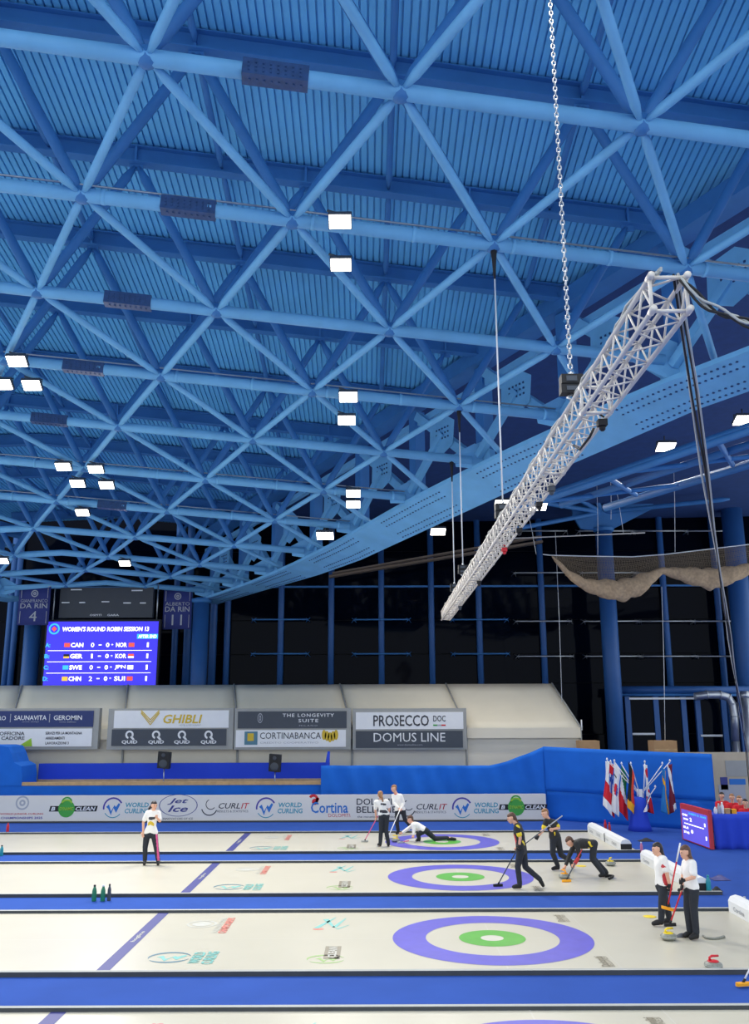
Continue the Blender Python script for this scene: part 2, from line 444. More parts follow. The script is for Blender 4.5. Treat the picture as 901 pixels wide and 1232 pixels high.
def sheet(lab, i):
    cy = i*SP
    s = thing('ice_sheet', 'pale curling ice sheet, '+lab, 'ice sheet', (0, cy, -0.02), 'curling ice sheets')
    b = MB(); b.box((SX0, cy-HW, -0.02), (SX1, cy+HW, 0.0)); b.build('ice_surface', M['ice'], s)
    def flat(name, fn, m, z):
        b = MB(); fn(b, z)
        return b.build(name, m, s)
    flat('center_line', lambda b, z: b.add([(SX0, cy-.012, z), (SX1-.6, cy-.012, z), (SX1-.6, cy+.012, z), (SX0, cy+.012, z)], [(0, 1, 2, 3)]), M['iceline'], 0.0015)
    flat('tee_line', lambda b, z: b.add([(-.012, cy-HW, z), (.012, cy-HW, z), (.012, cy+HW, z), (-.012, cy+HW, z)], [(0, 1, 2, 3)]), M['iceline'], 0.0015)
    flat('back_line', lambda b, z: b.add([(1.83, cy-HW, z), (1.85, cy-HW, z), (1.85, cy+HW, z), (1.83, cy+HW, z)], [(0, 1, 2, 3)]), M['iceline'], 0.0015)
    flat('outer_ring', lambda b, z: b.annulus((0, cy, z), 1.219, 1.829, 0), M['violet'], 0.003)
    flat('inner_ring', lambda b, z: b.annulus((0, cy, z), 0.21, 0.61, 0, 72), M['green'], 0.003)
    flat('button', lambda b, z: b.annulus((0, cy, z), 0.0, 0.21, 0, 48), M['iceline'], 0.003)
    h = flat('hog_line', lambda b, z: b.add([(HOGX-.11, cy-HW, z), (HOGX+.11, cy-HW, z), (HOGX+.11, cy+HW, z), (HOGX-.11, cy+HW, z)], [(0, 1, 2, 3)]), M['indigo'], 0.003)
    text('hogline', (HOGX, cy+.2, .004), 0.8, 0.1, M['icegrey'], h, Y_, -X_, bold=.02)
    # printed marks: positions read off the second sheet, the same on each
    def P(px, py): p = onz(px, py); return V((p.x, p.y+cy, 0.003))
    mk = flat('round_emblem', lambda b, z: (b.annulus(P(243, 1112), .25, .3, 0, 32), b.annulus(P(243, 1112), .0, .19, 0, 24)), M['icegrey'], 0.003)
    text('WORLD JUNIOR CURLING', P(265, 1113.5), 1.25, 0.13, M['icegrey'], s, Y_, -X_, bold=.02, name='printed_lettering')
    text('CHAMPIONSHIPS', P(273, 1113.5), 1.3, 0.16, M['icered'], s, Y_, -X_, bold=.04, name='printed_lettering')
    em = flat('swoosh_emblem', lambda b, z: swoosh(b, P(204, 1152), .36, .33, X_, Y_, 0), M['icenavy'], 0.003)
    b = MB(); wave(b, P(206, 1152), .34, .32, X_, Y_, 0); b.build('wave_mark', M['iceteal'], em)
    text('WORLD', P(237, 1152.5), 0.72, 0.20, M['iceteal'], s, Y_, -X_, bold=.03, name='printed_lettering')
    text('CURLING', P(253, 1152.5), 0.80, 0.20, M['iceteal'], s, Y_, -X_, bold=.03, name='printed_lettering')
    def brush(b, z):
        for (x0, y0), (x1, y1), w in (((380, 1117), (404, 1104), .05), ((392, 1106), (402, 1116), .06), ((402, 1116), (416, 1105), .045), ((405, 1118), (420, 1113), .03)):
            p, q = P(x0, y0), P(x1, y1); n = (q-p).cross(V((0, 0, 1))).normalized()*w; b.add([p-n, q-n*.3, q+n*.3, p+n], [(0, 1, 2, 3)])
    flat('brush_emblem', brush, M['iceteal'], 0.003)
    p = P(383, 1118); flat('red_mark', lambda b, z: b.annulus(p, 0, .07, 0, 12, ex=(1.6, 0, 0)), M['icered'], 0.003)
    def globe(b, z): swoosh(b, P(392, 1154), .32, .26, X_, Y_, 0); wave(b, P(394, 1154), .28, .26, X_, Y_, 0)
    flat('globe_emblem', globe, M['icelime'], 0.003)
    p = P(400, 1146); flat('dark_patch', lambda b, z: b.add([p+V((-.14, -.42, 0)), p+V((.14, -.42, 0)), p+V((.14, .42, 0)), p+V((-.14, .42, 0))], [(0, 1, 2, 3)]), M['icedark'], 0.0035)
    text('CLEAN', p+V((0, 0, .001)), .7, .15, M['icegrey'], s, Y_, -X_, bold=.03, name='printed_lettering')
    for px, py in ((675, 1105), (727, 1157)):
        text('Dolomiti', P(px-3, py), .62, .14, M['icedark'], s, Y_, -X_, bold=.02, name='printed_lettering')
        text('BELLUNESI', P(px+4, py), .62, .10, M['icedark'], s, Y_, -X_, name='printed_lettering')
    return s
for lab, i in SHEETS: sheet(lab, i)

# foam bumpers along the sheets: dark side, grey top
def bumper(y, label):
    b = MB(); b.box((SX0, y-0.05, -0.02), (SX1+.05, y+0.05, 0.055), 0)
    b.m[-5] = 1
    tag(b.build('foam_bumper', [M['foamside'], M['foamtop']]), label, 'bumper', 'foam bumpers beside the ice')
ordn = ['farthest', 'third', 'second', 'nearest']
for i, nm in ((2, 'farthest'), (1, 'third'), (0, 'second'), (-1, 'nearest')):
    for s_, sn in ((-1, 'near'), (1, 'far')):
        bumper(i*SP+s_*(HW+0.05), 'dark foam bumper strip along the %s edge of the %s ice sheet from the camera' % (sn, nm))

# white backboards at the ends of the sheets
for i, lab in ((0, 'white padded end board cut off by the right edge of the picture'), (1, 'white padded end board behind the two players in white shirts'), (2, 'white padded end board nearest the flags')):
    cy = i*SP; x = 5.35
    t = thing('end_board', lab, 'end board', (x, cy, 0), 'white end boards')
    b = MB(); y0, y1 = cy-HW+.1, cy+HW-.05
    sec = [(-.16, 0), (-.16, .22), (-.11, .30), (0, .33), (.11, .30), (.16, .22), (.16, 0)]
    vs = [(x+a, y, z) for y in (y0, y1) for a, z in sec]; n = len(sec)
    b.add(vs, [(k, k+1, n+k+1, n+k) for k in range(n-1)]+[tuple(range(n))[::-1], tuple(range(n, 2*n))]); b.build('padding', M['white'], t)
    b = MB(); b.box((x-.165, y0-.012, 0), (x+.165, y0-.002, .2)); b.build('end_cap', M['black'], t)
    for k in range(4):
        yy = y0+.75+k*1.0
        text(('CURLIT', 'Jet Ice', 'CURLING', 'Cortina')[k], (x-.165, yy, .11), .55, .09, M['palegrey'], t, (0, -1, 0), (0, 0, 1), bold=.02)
    b = MB(); yy = cy-.2
    b.obox((x-.17, yy, .14), (.006, 0, 0), (0, .02, 0), (0, 0, .13)); b.build('strap', M['black'], t)

# curling stones
def stone(p, handle, label, rot=0.0):
    p = V(p); p.z += .0045
    t = thing('curling_stone', label, 'stone', p, 'curling stones'); b = MB()
    b.lathe(p, [(.06, .0), (.10, .006), (.135, .03), (.1445, .05), (.1445, .064), (.135, .088), (.10, .108), (.05, .114)], 28); b.build('granite_body', M['granite'], t)
    b = MB(); b.lathe(p, [(.1455, .050), (.1462, .057), (.1455, .064)], 28); b.build('striking_band', M['foamtop'], t)
    b = MB(); b.lathe(p, [(.09, .110), (.088, .122), (.05, .13)], 22)
    dx = V((math.cos(rot), math.sin(rot), 0))
    b.path([p+V((0, 0, .125))-dx*.05, p+V((0, 0, .17))-dx*.06, p+V((0, 0, .192))-dx*.02, p+V((0, 0, .19))+dx*.1], [.024, .02, .02, .016], 8)
    b.build('handle', M[handle], t)
    return t
stone(onz(804.5, 1131), 'yellow', 'grey stone with yellow handle in front of the two players in white', 0.3)
stone(onz(858.5, 1166), 'red', 'grey stone with red handle near the edge of the second sheet', 0.2)
stone(onz(734.5, 1041.5), 'yellow', 'grey stone with yellow handle standing alone beside the black-clad player at the right', 1.0)
stone(onz(679, 1057), 'orange', 'grey stone under the hand of the bending player in black', 2.0)
stone(onz(476, 1013), 'yellow', 'stone with yellow handle pushed by the sliding player', 2.6)
for px, py, r_, lab in ((539, 1052, .0, ''),):
    pass
def disc(px, py, r, m, label, hh=.012):
    b = MB(); p = onz(px, py); p.z = .004; b.lathe(p, [(r, 0), (r, hh*.6), (r*.9, hh)], 20); tag(b.build('marker_disc', M[m]), label, 'disc')
disc(781.5, 1103, .13, 'yellow', 'flat yellow disc on the ice left of the two players in white', .006)
disc(699, 1042, .14, 'yellow', 'flat yellow disc on the ice between two players in black', .006)
disc(742, 1074, .10, 'red', 'flat red disc on the third ice sheet', .006)
# hacks
def hack(px, py, label, m='rubber'):
    p = onz(px, py); t = thing('hack', label, 'hack', p, 'starting hacks')
    b = MB(); b.box((p.x-.05, p.y-.1, 0), (p.x+.12, p.y+.1, .012)); b.build('base_plate', M['galv'], t)
    b = MB(); b.path([p+V((-.1, -.18, .02)), p+V((.0, -.12, .05)), p+V((.06, 0, .06)), p+V((.0, .12, .05)), p+V((-.1, .18, .02))], .03, 8); b.build('foot_rubber', M[m], t)
hack(735, 1057, 'small dark foothold on the third ice sheet right of the bending player')
p = onz(858, 1128)
b = MB(); b.path([onz(845.5, 1127)+V((0, 0, .02)), onz(848, 1129)+V((0, 0, .02)), onz(853, 1130.3)+V((0, 0, .02)), onz(860, 1130.6)+V((0, 0, .02)), onz(866, 1129.8)+V((0, 0, .02)), onz(871, 1128.6)+V((0, 0, .02))], [.015, .02, .02, .02, .025, .03], 8)
tag(b.build('curved_hack', M['granite']), 'curved dark foothold on the ice right of the player with gloves', 'hack')
# bottles and small things
def bottle(px, py, h, r, m, label, cap='black', group='drink bottles'):
    p = onz(px, py); p.z = 0 if abs(p.y-round(p.y/SP)*SP) < HW else -.02
    t = thing('drink_bottle', label, 'bottle', p, group)
    b = MB(); b.lathe(p, [(r, 0), (r*1.02, .01), (r, h*.62), (r*.9, h*.7), (r*.5, h*.85), (r*.45, h*.9)], 14); b.build('bottle_body', M[m], t)
    b = MB(); b.lathe(p+V((0, 0, h*.9)), [(r*.5, 0), (r*.5, h*.1)], 10); b.build('cap', M[cap], t)
mat('bottle green', (26, 120, 84), .4); M['bgreen'] = MATS['bottle green']; M['bteal'] = mat('bottle teal', (24, 140, 150), .35); M['bpink'] = mat('bottle clear pink', (214, 120, 150), .3)
bottle(113, 1083, .34, .05, 'bgreen', 'leftmost of three bottles standing on the blue strip')
bottle(123.5, 1083, .34, .05, 'bgreen', 'middle one of three bottles standing on the blue strip', 'white')
bottle(131, 1082.5, .35, .04, 'slate', 'rightmost and greyest of three bottles standing on the blue strip')
bottle(853, 1074, .38, .055, 'bteal', 'teal bottle on the blue carpet behind the player with gloves', 'bteal')
bottle(728.5, 998, .34, .05, 'red', 'red bottle on the carpet beside the farthest end board', 'red')
bottle(733.5, 999.5, .3, .045, 'dred', 'shorter dark red bottle beside the farthest end board', 'red')
bottle(772, 1025, .30, .04, 'bpink', 'clear pinkish bottle on the carpet behind the third sheet end board', 'white')
bottle(9, 1000, .3, .05, 'red', 'red bottle at far left below the advertising board', 'red')
bottle(1.5, 1029, .3, .05, 'bteal', 'bottle at the left picture edge on the blue strip', 'black')
bottle(897, 1096, .3, .05, 'white', 'white bottle at right picture edge on the carpet', 'palegrey')
# dark clothes and pads left on the carpet
def pad(px, py, w, l, label, m='trouser'):
    p = onz(px, py, -.02); b = MB()
    b.grid(lambda u, v: p+V(((u-.5)*w, (v-.5)*l, .01+.07*math.sin(u*math.pi)*math.sin(v*math.pi)*(1+.5*math.sin(9*u+5*v)))), 8, 6)
    b.add([p+V((-w/2, -l/2, .002)), p+V((w/2, -l/2, .002)), p+V((w/2, l/2, .002)), p+V((-w/2, l/2, .002))], [(0, 1, 2, 3)])
    tag(b.build('folded_garment', M[m]), label, 'clothing')
pad(777, 1012, .5, .25, 'flat black garment on carpet in front of the flags')
pad(866, 1058, .42, .4, 'dark crumpled garment on carpet right of the teal bottle', 'indigo')
pad(862, 1072, .25, .2, 'small dark cloth on carpet nearest the teal bottle')

# ================================================================ flood lights under the roof
def ray_roof(px, py, dz):
    """where the pixel's direction meets the lower plane of the roof frame, dz below it"""
    d = ray(px, py); lo, hi = 4.0, 80.0
    for _ in range(60):
        mid = (lo+hi)/2; p = CAM+d*mid
        v = (p.y-RO.y)/RB; u = (p.x-RO.x)/RA
        for _ in range(3):
            v = (p.y-RO.y-u*RA*math.sin(RTH))/(RB*math.cos(RPH)); u = (p.x-RO.x+v*RB*math.sin(RPH))/(RA*math.cos(RTH))
        if p.z < node(u, v).z+dz: lo = mid
        else: hi = mid
    return CAM+d*lo
def flood(p, label, w=0.42, h=0.3, power=None, tilt=(0, -0.55, -0.85), hang=0.35, arm=(-.25, .1, .3)):
    p = V(p); n = V(tilt).normalized(); s = V((1, 0, 0)); t = n.cross(s).normalized(); s = t.cross(n)
    o = thing('flood_light', label, 'lamp', p, 'roof flood lights')
    b = MB(); b.obox(p-n*.06, s*(w/2+.02), t*(h/2+.02), n*.05)
    for k in range(-3, 4): b.obox(p-n*.14+s*(k*w/8), s*.012, t*(h*.42), n*.04)
    b.build('housing', M['slate'], o)
    b = MB(); b.obox(p-n*.003, s*(w/2), t*(h/2), n*.008); b.build('lens', M['lens'], o)
    a = V(arm)
    b = MB(); b.path([p-n*.12-s*(w/2), p-n*.2-s*(w/2)+V((0, 0, .05)), p-n*.2+s*(w/2)+V((0, 0, .05)), p-n*.12+s*(w/2)], .018, 6); b.tube(p-n*.2+V((0, 0, .05)), p+a, .025, n=6); b.build('bracket', M['slate'], o)
    if power is None: power = LAMP_W
    if power > 0:
        L = bpy.data.lights.new('flood_light_source', 'AREA'); L.shape = 'RECTANGLE'; L.size = w; L.size_y = h; L.energy = power; L.spread = math.radians(140); L.color = (1.0, 0.965, 0.90)
        lo = bpy.data.objects.new('light_source', L); COL.objects.link(lo); lo.parent = o
        lo.location = n*.02; lo.rotation_euler = n.to_track_quat('-Z', 'Y').to_euler()
    return o
LAMPS = [((409, 267), 'upper lamp of the bright pair nearest the camera'), ((410, 319), 'lower lamp of the bright pair nearest the camera'),
 ((20, 435), 'topmost lamp of the trio at the left picture edge'), ((38, 464), 'right-hand lower lamp of the trio at the left picture edge'), ((3, 463), 'lamp of the trio cut by the left picture edge'),
 ((419, 478), 'upper lamp of the middle pair below the roof centre'), ((417, 506), 'lower lamp of the middle pair below the roof centre'),
 ((76, 562), 'upper left lamp of the cluster of four at left'), ((115, 565), 'upper right lamp of the cluster of four at left'), ((93, 582), 'lower left lamp of the cluster of four at left'), ((128, 584), 'lower right lamp of the cluster of four at left'),
 ((99, 617), 'single lamp just below the cluster of four at left'), ((150, 678), 'lamp hanging above the dark old scoreboard'), ((3, 675), 'small lamp at the left edge above the left jersey banner'),
 ((425, 594), 'upper lamp of the small far pair'), ((425, 607), 'lower lamp of the small far pair')]
for (px, py), lab in LAMPS:
    p = ray_roof(px, py, -0.42); big = 1.0 if py < 420 else 1.15
    flood(p, lab, 0.40*big, 0.27*big, power=LAMP_W*(0.8 if py < 420 else (1.0 if py < 550 else 1.5)))
# lamps by the girder and under the lower outer roof
for (px, py), Y, lab, pw in (((391, 645), 15.5, 'large glowing lamp on the girder left of its middle', 1), ((527, 640), 20.0, 'glowing lamp below the girder left of the truss', 1), ((604, 606), 20.0, 'left one of two lamps behind the white truss', 1), ((648, 610), 17.0, 'right one of two lamps behind the white truss', 1), ((801, 538), 13.0, 'lamp hanging below the girder above the net', 1), ((895, 506), 11.0, 'lamp at the right picture edge below the girder', 1)):
    flood(ony(px, py, Y), lab, 0.62, 0.46, power=LAMP_W*1.5, tilt=(0, -0.4, -0.9), arm=(0, .1, .45))
# unseen lamps added for light over the stands, above and behind the camera
for u, v in ((-3, 0.4), (-1.4, -1.2), (1.4, -1.2), (3.2, -0.4), (-0.2, -2.0), (-3.6, 2.6)):
    flood(node(u, v, -.42), 'unseen flood light added above the stands outside the picture', 0.46, 0.34, tilt=(0, 0.15, -1))

# ================================================================ far side: boards, platform, drapes
BY = 18.3
bl, br = -26.0, ony(657, 970, BY).x; bt = ony(300, 956.5, BY).z
t = thing('advertising_board', 'long pale advertising board with sponsor marks behind the farthest sheet', 'board', ((bl+br)/2, BY, -.02))
b = MB(); b.box((bl, BY, -.02), (br, BY+.12, bt)); b.build('board_panel', M['board'], t)
b = MB(); b.box((bl, BY-.05, -.02), (br, BY-.003, .04)); b.build('kick_strip', M['foamside'], t)
def bp(px, py): return ony(px, py, BY)
MPX = (BY-CAM.y)/FPX*1.0   # about metres per pixel on the board
k_ = (bp(301, 970).x-bp(300, 970).x)
def bt_(s, px, py, w, h, m, **kw): return text(s, bp(px, py), w*k_, h*k_, M[m], t, **kw)
def world_curling(px, py):
    c = bp(px-16, py)-V((0, .003, 0)); b = MB()
    b.annulus(c, .33, .39, 0, 28, 0, (1, 0, 0), (0, 0, 1), .5, 3.3); o = b.build('arc_mark', M['purple'], t)
    b = MB(); b.annulus(c, .34, .37, 0, 20, 0, (1, 0, 0), (0, 0, 1), 3.7, 5.6); b.build('arc_mark', M['teal'], o)
    b = MB(); wave(b, c-V((0, .001, 0)), .36, .36, X_, V((0, 0, 1)), 0); b.build('wave_mark', M['blueink'], o)
    bt_('WORLD', px+13, py-3.6, 28, 5.6, 'teal', bold=.02, shear=.1); bt_('CURLING', px+13, py+3.6, 30, 5.6, 'teal', bold=.02, shear=.1)
def clean(px, py):
    c = bp(px-7, py)-V((0, .004, 0))
    b = MB(); p0 = c-V((0, -.001, 0))
    b.add([p0+V((-21*k_, 0, -3.2*k_)), p0+V((36*k_, 0, -3.2*k_)), p0+V((37.5*k_, 0, 3.2*k_)), p0+V((-19.5*k_, 0, 3.2*k_))], [(0, 1, 2, 3)]); o = b.build('dark_band', M['black'], t)
    b = MB(); b.annulus(c-V((0, .002, 0)), 0, 10*k_, 0, 28, 0, (1, 0, 0), (0, 0, 1)); b.annulus(c+V((0, -.002, .22)), .16, .22, 0, 20, 0, (1, 0, 0), (0, 0, 1), .3, 3.4); b.build('green_ball', M['dgreen'], o)
    b = MB(); b.annulus(c+V((0, -.004, .1)), 6*k_, 8*k_, 0, 14, 0, (1, 0, 0), (0, 0, 1), .5, 2.6); b.build('light_swirl', M['lime'], o)
    text('B', c+V((-16*k_, -.003, 0)), 5*k_, 4.4*k_, M['white'], t, bold=.03, shear=.2)
    text('CLEAN', c+V((23*k_, -.003, 0)), 24*k_, 4.6*k_, M['white'], t, bold=.02, shear=.25)
    text('DYNAMIC', c+V((0, -.005, 0)), 17*k_, 4.0*k_, M['lime'], t, bold=.02, shear=.2)
def curlit(px, py):
    c = bp(px-22, py)-V((0, .003, 0)); b = MB(); b.annulus(c+V((.05, 0, .1)), .17, .20, 0, 16, 0, (1, 0, 0), (0, 0, 1), 2.0, 5.6); b.annulus(c+V((.0, 0, .0)), .28, .32, 0, 20, 0, (1, 0, 0), (0, 0, 1), 3.4, 5.9); b.build('ring_mark', M['ink'], t)
    bt_('CURL', px+2, py-1.5, 26, 6.5, 'ink', shear=.25, bold=.01); bt_('IT', px+21, py-1.5, 10, 6.5, 'dred', shear=.25, bold=.01)
    bt_('RESULTS & STATISTICS', px+6, py+5, 37, 2.6, 'ink')
c = bp(27, 966)-V((0, .003, 0)); b = MB(); b.annulus(c, .20, .26, 0, 28, 0, (1, 0, 0), (0, 0, 1)); b.annulus(c, .05, .12, 0, 20, 0, (1, 0, 0), (0, 0, 1)); b.build('round_emblem', M['palegrey'], t)
bt_('WORLD JUNIOR CURLING', 26, 979.5, 52, 2.6, 'dred', bold=.02); bt_('CHAMPIONSHIPS 2025', 26, 984, 50, 2.6, 'purple', bold=.02)
clean(87, 973); world_curling(152, 972)
c = bp(214.5, 969)-V((0, .003, 0)); b = MB(); b.annulus(c, 22.2*k_, 23.2*k_, 0, 48, 0, (1, 0, 0), (0, 0, .545)); b.build('oval_mark', M['indigo'], t)
bt_('Jet', 214, 964.3, 25, 7.5, 'indigo', shear=.35, bold=.02); bt_('Ice', 214, 973, 24, 7.5, 'indigo', shear=.35, bold=.02); bt_('INNOVATORS OF ICE', 214, 985, 36, 2.4, 'ink')
curlit(274, 971); world_curling(336, 972)
bt_('Cortina', 396, 971.5, 44, 13, 'blueink', shear=.2, bold=.015, ey=(-.18, 0, 1)); bt_('DOLOMITI', 408, 981, 26, 4, 'dred', ey=(-.18, 0, 1))
c = bp(377, 962)-V((0, .003, 0)); b = MB(); b.annulus(c, .1, .2, 0, 18, 0, (1, 0, 0), (0, 0, 1), -1.6, 2.6); b.annulus(c+V((.06, 0, -.08)), 0, .12, 0, 14, 0, (1, 0, 0), (0, 0, 1)); b.annulus(c+V((.17, 0, .02)), 0, .06, 0, 12, 0, (1, 0, 0), (0, 0, 1)); b.build('red_swirl', M['red'], t)
bt_('DOLOMITI', 455, 964.5, 52, 7.5, 'ink', bold=.01); bt_('BELLUNESI', 457, 974, 56, 7.5, 'ink', bold=.01); bt_('the mountains of Venice', 453, 982.5, 46, 2.6, 'ink')
curlit(512, 972); world_curling(572, 972); clean(628, 971)

# raised platform behind the board
PY = 19.6
zt = ony(100, 945, PY).z; zw = ony(100, 941, PY).z
px0, px1 = -27.0, ony(388, 940, PY).x
lx = ony(27, 930, PY).x
t = thing('platform', 'blue clad raised platform with a pale wooden edge below the tent', 'platform', ((px0+px1)/2, PY, -.02))
b = MB(); b.box((px0, PY, -.02), (px1, PY+1.9, zt)); b.build('front_cladding', M['drape'], t)
b = MB(); b.box((lx, PY-.03, zt), (px1, PY+.14, zw)); b.build('wooden_edge', M['wood'], t)
b = MB(); zb = ony(200, 918, PY+1.8).z; b.box((lx, PY+1.75, zt), (px1+.2, PY+1.85, zb)); b.build('back_panel', M['drape2'], t)
b = MB(); b.box((lx, PY+1.72, zt), (px1+.2, PY+1.75, zt+.12)); b.build('lower_rail', M['wood'], t)
# padded blue bench end at far left
b = MB(); w_ = lx-px0
def blob(u, v):
    a = u*math.pi; return V((0, 0, 0))
z1 = ony(10, 897, PY).z; z2 = ony(24, 925, PY).z
prof = [(px0, zt-.0), (lx+.02, zt), (lx+.02, z2-.3), (lx-.05, z2+.1), (lx-.35, z2+.25), (lx-.5, z1-.3), (lx-.65, z1-.05), (lx-.95, z1), (px0, z1)]
b.prism([V((x, PY-.05, z)) for x, z in prof], V((0, 1.6, 0))); tag(b.build('padded_screen', M['drape']), 'bright blue padded screen at the left end of the platform', 'screen')
b = MB(); p = ony(394, 918, PY+1.0); b.path([V((p.x, p.y, -.02)), V((p.x, p.y, p.z)), V((p.x+.05, p.y, ony(394, 904, PY+1).z))], [.09, .09, .05], 8); tag(b.build('corner_post', M['drape2']), 'short deep blue pole between platform and draped wall', 'post')

# loudspeakers on poles
for px, ys, lab in ((196.5, (905, 925), 'left of the two black loudspeakers in front of the tent'), (330.5, (908, 929), 'right of the two black loudspeakers in front of the tent')):
    Y = PY+.9; p = ony(px, 944, Y); z0 = zt; c0, c1 = ony(px, ys[1], Y), ony(px, ys[0], Y)
    t = thing('loudspeaker', lab, 'speaker', (p.x, Y, z0), 'loudspeakers on poles')
    b = MB(); b.tube((p.x, Y, z0), (p.x, Y, c0.z), .022, n=8); b.lathe((p.x, Y, z0), [(.25, 0), (.24, .02), (.03, .03)], 16); b.build('pole', M['galv'], t)
    w = .25; b = MB(); b.prism([V((p.x-w, Y-.2, c0.z+.04)), V((p.x+w-.03, Y-.2, c0.z)), V((p.x+w, Y-.2, c1.z)), V((p.x-w+.02, Y-.2, c1.z+.04))], V((0, .4, 0))); b.build('cabinet', M['black'], t)
    b = MB(); b.lathe((p.x-.01, Y-.2, (c0.z+c1.z)/2-.12), [(.17, 0), (.16, .012), (.05, .004)], 18, 0, (0, -1, 0)); b.build('woofer', M['slate'], t)
    b = MB(); b.lathe((p.x-.01, Y-.2, (c0.z+c1.z)/2+.22), [(.08, 0), (.07, .012), (.02, .004)], 14, 0, (0, -1, 0)); b.build('tweeter', M['slate'], t)

# blue draped walls
W0 = ony(386, 940, 19.45); W1 = ony(657, 960, 18.8); W2 = onz(864, 1000)
W1 = V((W1.x, W1.y, 0)); W2 = V((W2.x, W2.y, 0)); W0 = V((W0.x, W0.y, 0))
def topz(px, py, P): return ony(px, py, P.y).z
def drape_a(u, v):
    p = W0.lerp(W1, u); px = 386+271*u
    yt = 921 if px < 590 else 921-23*(((px-590)/67)**1.3)
    z = topz(px, yt, p); zz = -.02+(z+.02)*v
    rip = .07*math.sin(u*31+2.2*math.sin(u*7)+v*2.5)*(.35+.65*v)+.04*math.sin(u*70+v*6)
    return V((p.x, p.y-rip, zz))
t = thing('draped_wall', 'long sagging blue cloth wall between platform and flags corner', 'drape', W0.lerp(W1, .5))
b = MB(); b.grid(drape_a, 150, 14); b.build('cloth', M['drape'], t, solidify=.02)
t = thing('flag_wall', 'tall blue cloth covered wall behind the national flags', 'drape', W1.lerp(W2, .5))
nrm = V((W2.y-W1.y, -(W2.x-W1.x), 0)).normalized()
def zt2(u): return topz(657+207*u, 898+9*u, W1.lerp(W2, u))
seam = 0.40
def dr_up(u, v):
    p = W1.lerp(W2, u); z = zt2(u); rip = .03*math.sin(u*13+3*math.sin(u*4))+.02*math.sin(u*41)*(1-v)
    return V((p.x, p.y, z*(seam-.01+(1.01-seam)*v)))+nrm*(.05+rip*.6)
def dr_lo(u, v):
    p = W1.lerp(W2, u); z = zt2(u); rip = .03*math.sin(u*22+1)
    return V((p.x, p.y, z*seam*v-.02*(1-v)))+nrm*(.0+rip*.5)
b = MB(); b.grid(dr_up, 80, 10); b.build('upper_cloth', M['drape'], t, solidify=.015)
b = MB(); b.grid(dr_lo, 80, 6); b.build('lower_cloth', M['drape'], t, solidify=.015)
b = MB()
e = W2+V((.35, 1.2, 0)); z2 = zt2(1)
b.prism([W2+V((.02, .06, 0)), e, e+V((0, 0, z2-.1)), W2+V((.02, .06, z2-.02))], V((0, .04, 0))); b.build('side_return', M['drape'], t)

# ---------------------------------------------------------------- hospitality tent
TY = 22.6; RY = 25.2
ez = ony(620, 876, TY).z; rz = ony(450, 823.5, RY).z
xe, xr = ony(698, 878, TY).x, ony(664, 829, RY).x
t = thing('marquee_tent', 'long off-white marquee tent with sponsor panels under the dark windows', 'tent', (-8, RY, -.02))
nb = 6; BW = 5.0; wx = [xe-BW*i for i in range(nb+1)]; rx = [xr-BW*i for i in range(nb+1)]
for i in range(nb):
    a, c = i, i+1
    def sl(u, v, x0=wx[c]+.03, x1=wx[a]-.03, r0=rx[c]+.03, r1=rx[a]-.03, yy=TY-.15):
        y = yy+(RY-yy)*v; sag = -.10*math.sin(v*math.pi)*math.sin(u*math.pi)
        return V((x0+(r0-x0)*v+((x1+(r1-x1)*v)-(x0+(r0-x0)*v))*u, y, ez+(rz-ez)*v+sag))
    b = MB(); b.grid(sl, 8, 6); b.build('roof_panel', M['tent'], t, solidify=.02)
    b = MB(); b.grid(lambda u, v: V((sl(u, v).x, 2*RY-sl(u, v).y, sl(u, v).z)), 4, 3); b.build('roof_panel', M['tent'], t, solidify=.02)
    b = MB(); b.box((wx[c]+.04, TY, -.02), (wx[a]-.04, TY+.05, ez)); b.build('wall_panel', M['tent'], t)
    b = MB(); b.box((wx[c]+.02, TY-.17, ez-.42), (wx[a]-.02, TY-.13, ez+.02)); b.build('valance', M['tent'], t)
for i in range(nb+1):
    b = MB(); b.tube((wx[i], TY-.14, ez+.02), (rx[i], RY, rz+.03), .04, n=6); b.tube((wx[i], TY-.05, -.02), (wx[i], TY-.05, ez), .05, n=8); b.build('frame_rib', M['tentgrey'], t)
b = MB(); b.add([(xe, TY, -.02), (xe, 2*RY-TY, -.02), (xe, 2*RY-TY, ez), (xr, RY, rz), (xe, TY, ez)], [(0, 1, 2, 3, 4)]); b.build('end_wall', M['tent'], t, solidify=.03)
b = MB(); b.tube((xe+.03, TY-.18, ez-.1), (xe+.03, TY-.18, ez+.35), .03, n=6); b.build('corner_pin', M['white'], t)
# sponsor panels on the tent: grey frames with two rows each
SGY = TY-.55
def sp(px, py): return ony(px, py, SGY)
sk = sp(301, 880).x-sp(300, 880).x
def sign_frame(pxa, pxb, label, ya=852.5, yb=901.5):
    a, c = sp(pxa, ya), sp(pxb, yb)
    t = thing('sign_frame', label, 'sign', ((a.x+c.x)/2, SGY, c.z), 'sponsor panels on the tent')
    b = MB(); b.box((a.x, SGY, c.z), (c.x, TY-.18, a.z)); b.build('grey_frame', M['tentgrey'], t)
    return t
def panel(t, pxa, pxb, ya, yb, m):
    a, c = sp(pxa, ya), sp(pxb, yb); b = MB(); b.box((a.x, SGY-.03, c.z), (c.x, SGY, a.z)); return b.build('sign_panel', M[m], t)
def st(s, px, py, w, h, m, o, **kw): return text(s, sp(px, py)-V((0, .034, 0)), w*sk, h*sk, M[m], o, **kw)
def smark(o, m, fn, name='emblem'):
    b = MB(); fn(b); return b.build(name, M[m], o)
Z_ = V((0, 0, 1))
t = sign_frame(-40, 117, 'navy over white sponsor panel at the left edge of the tent')
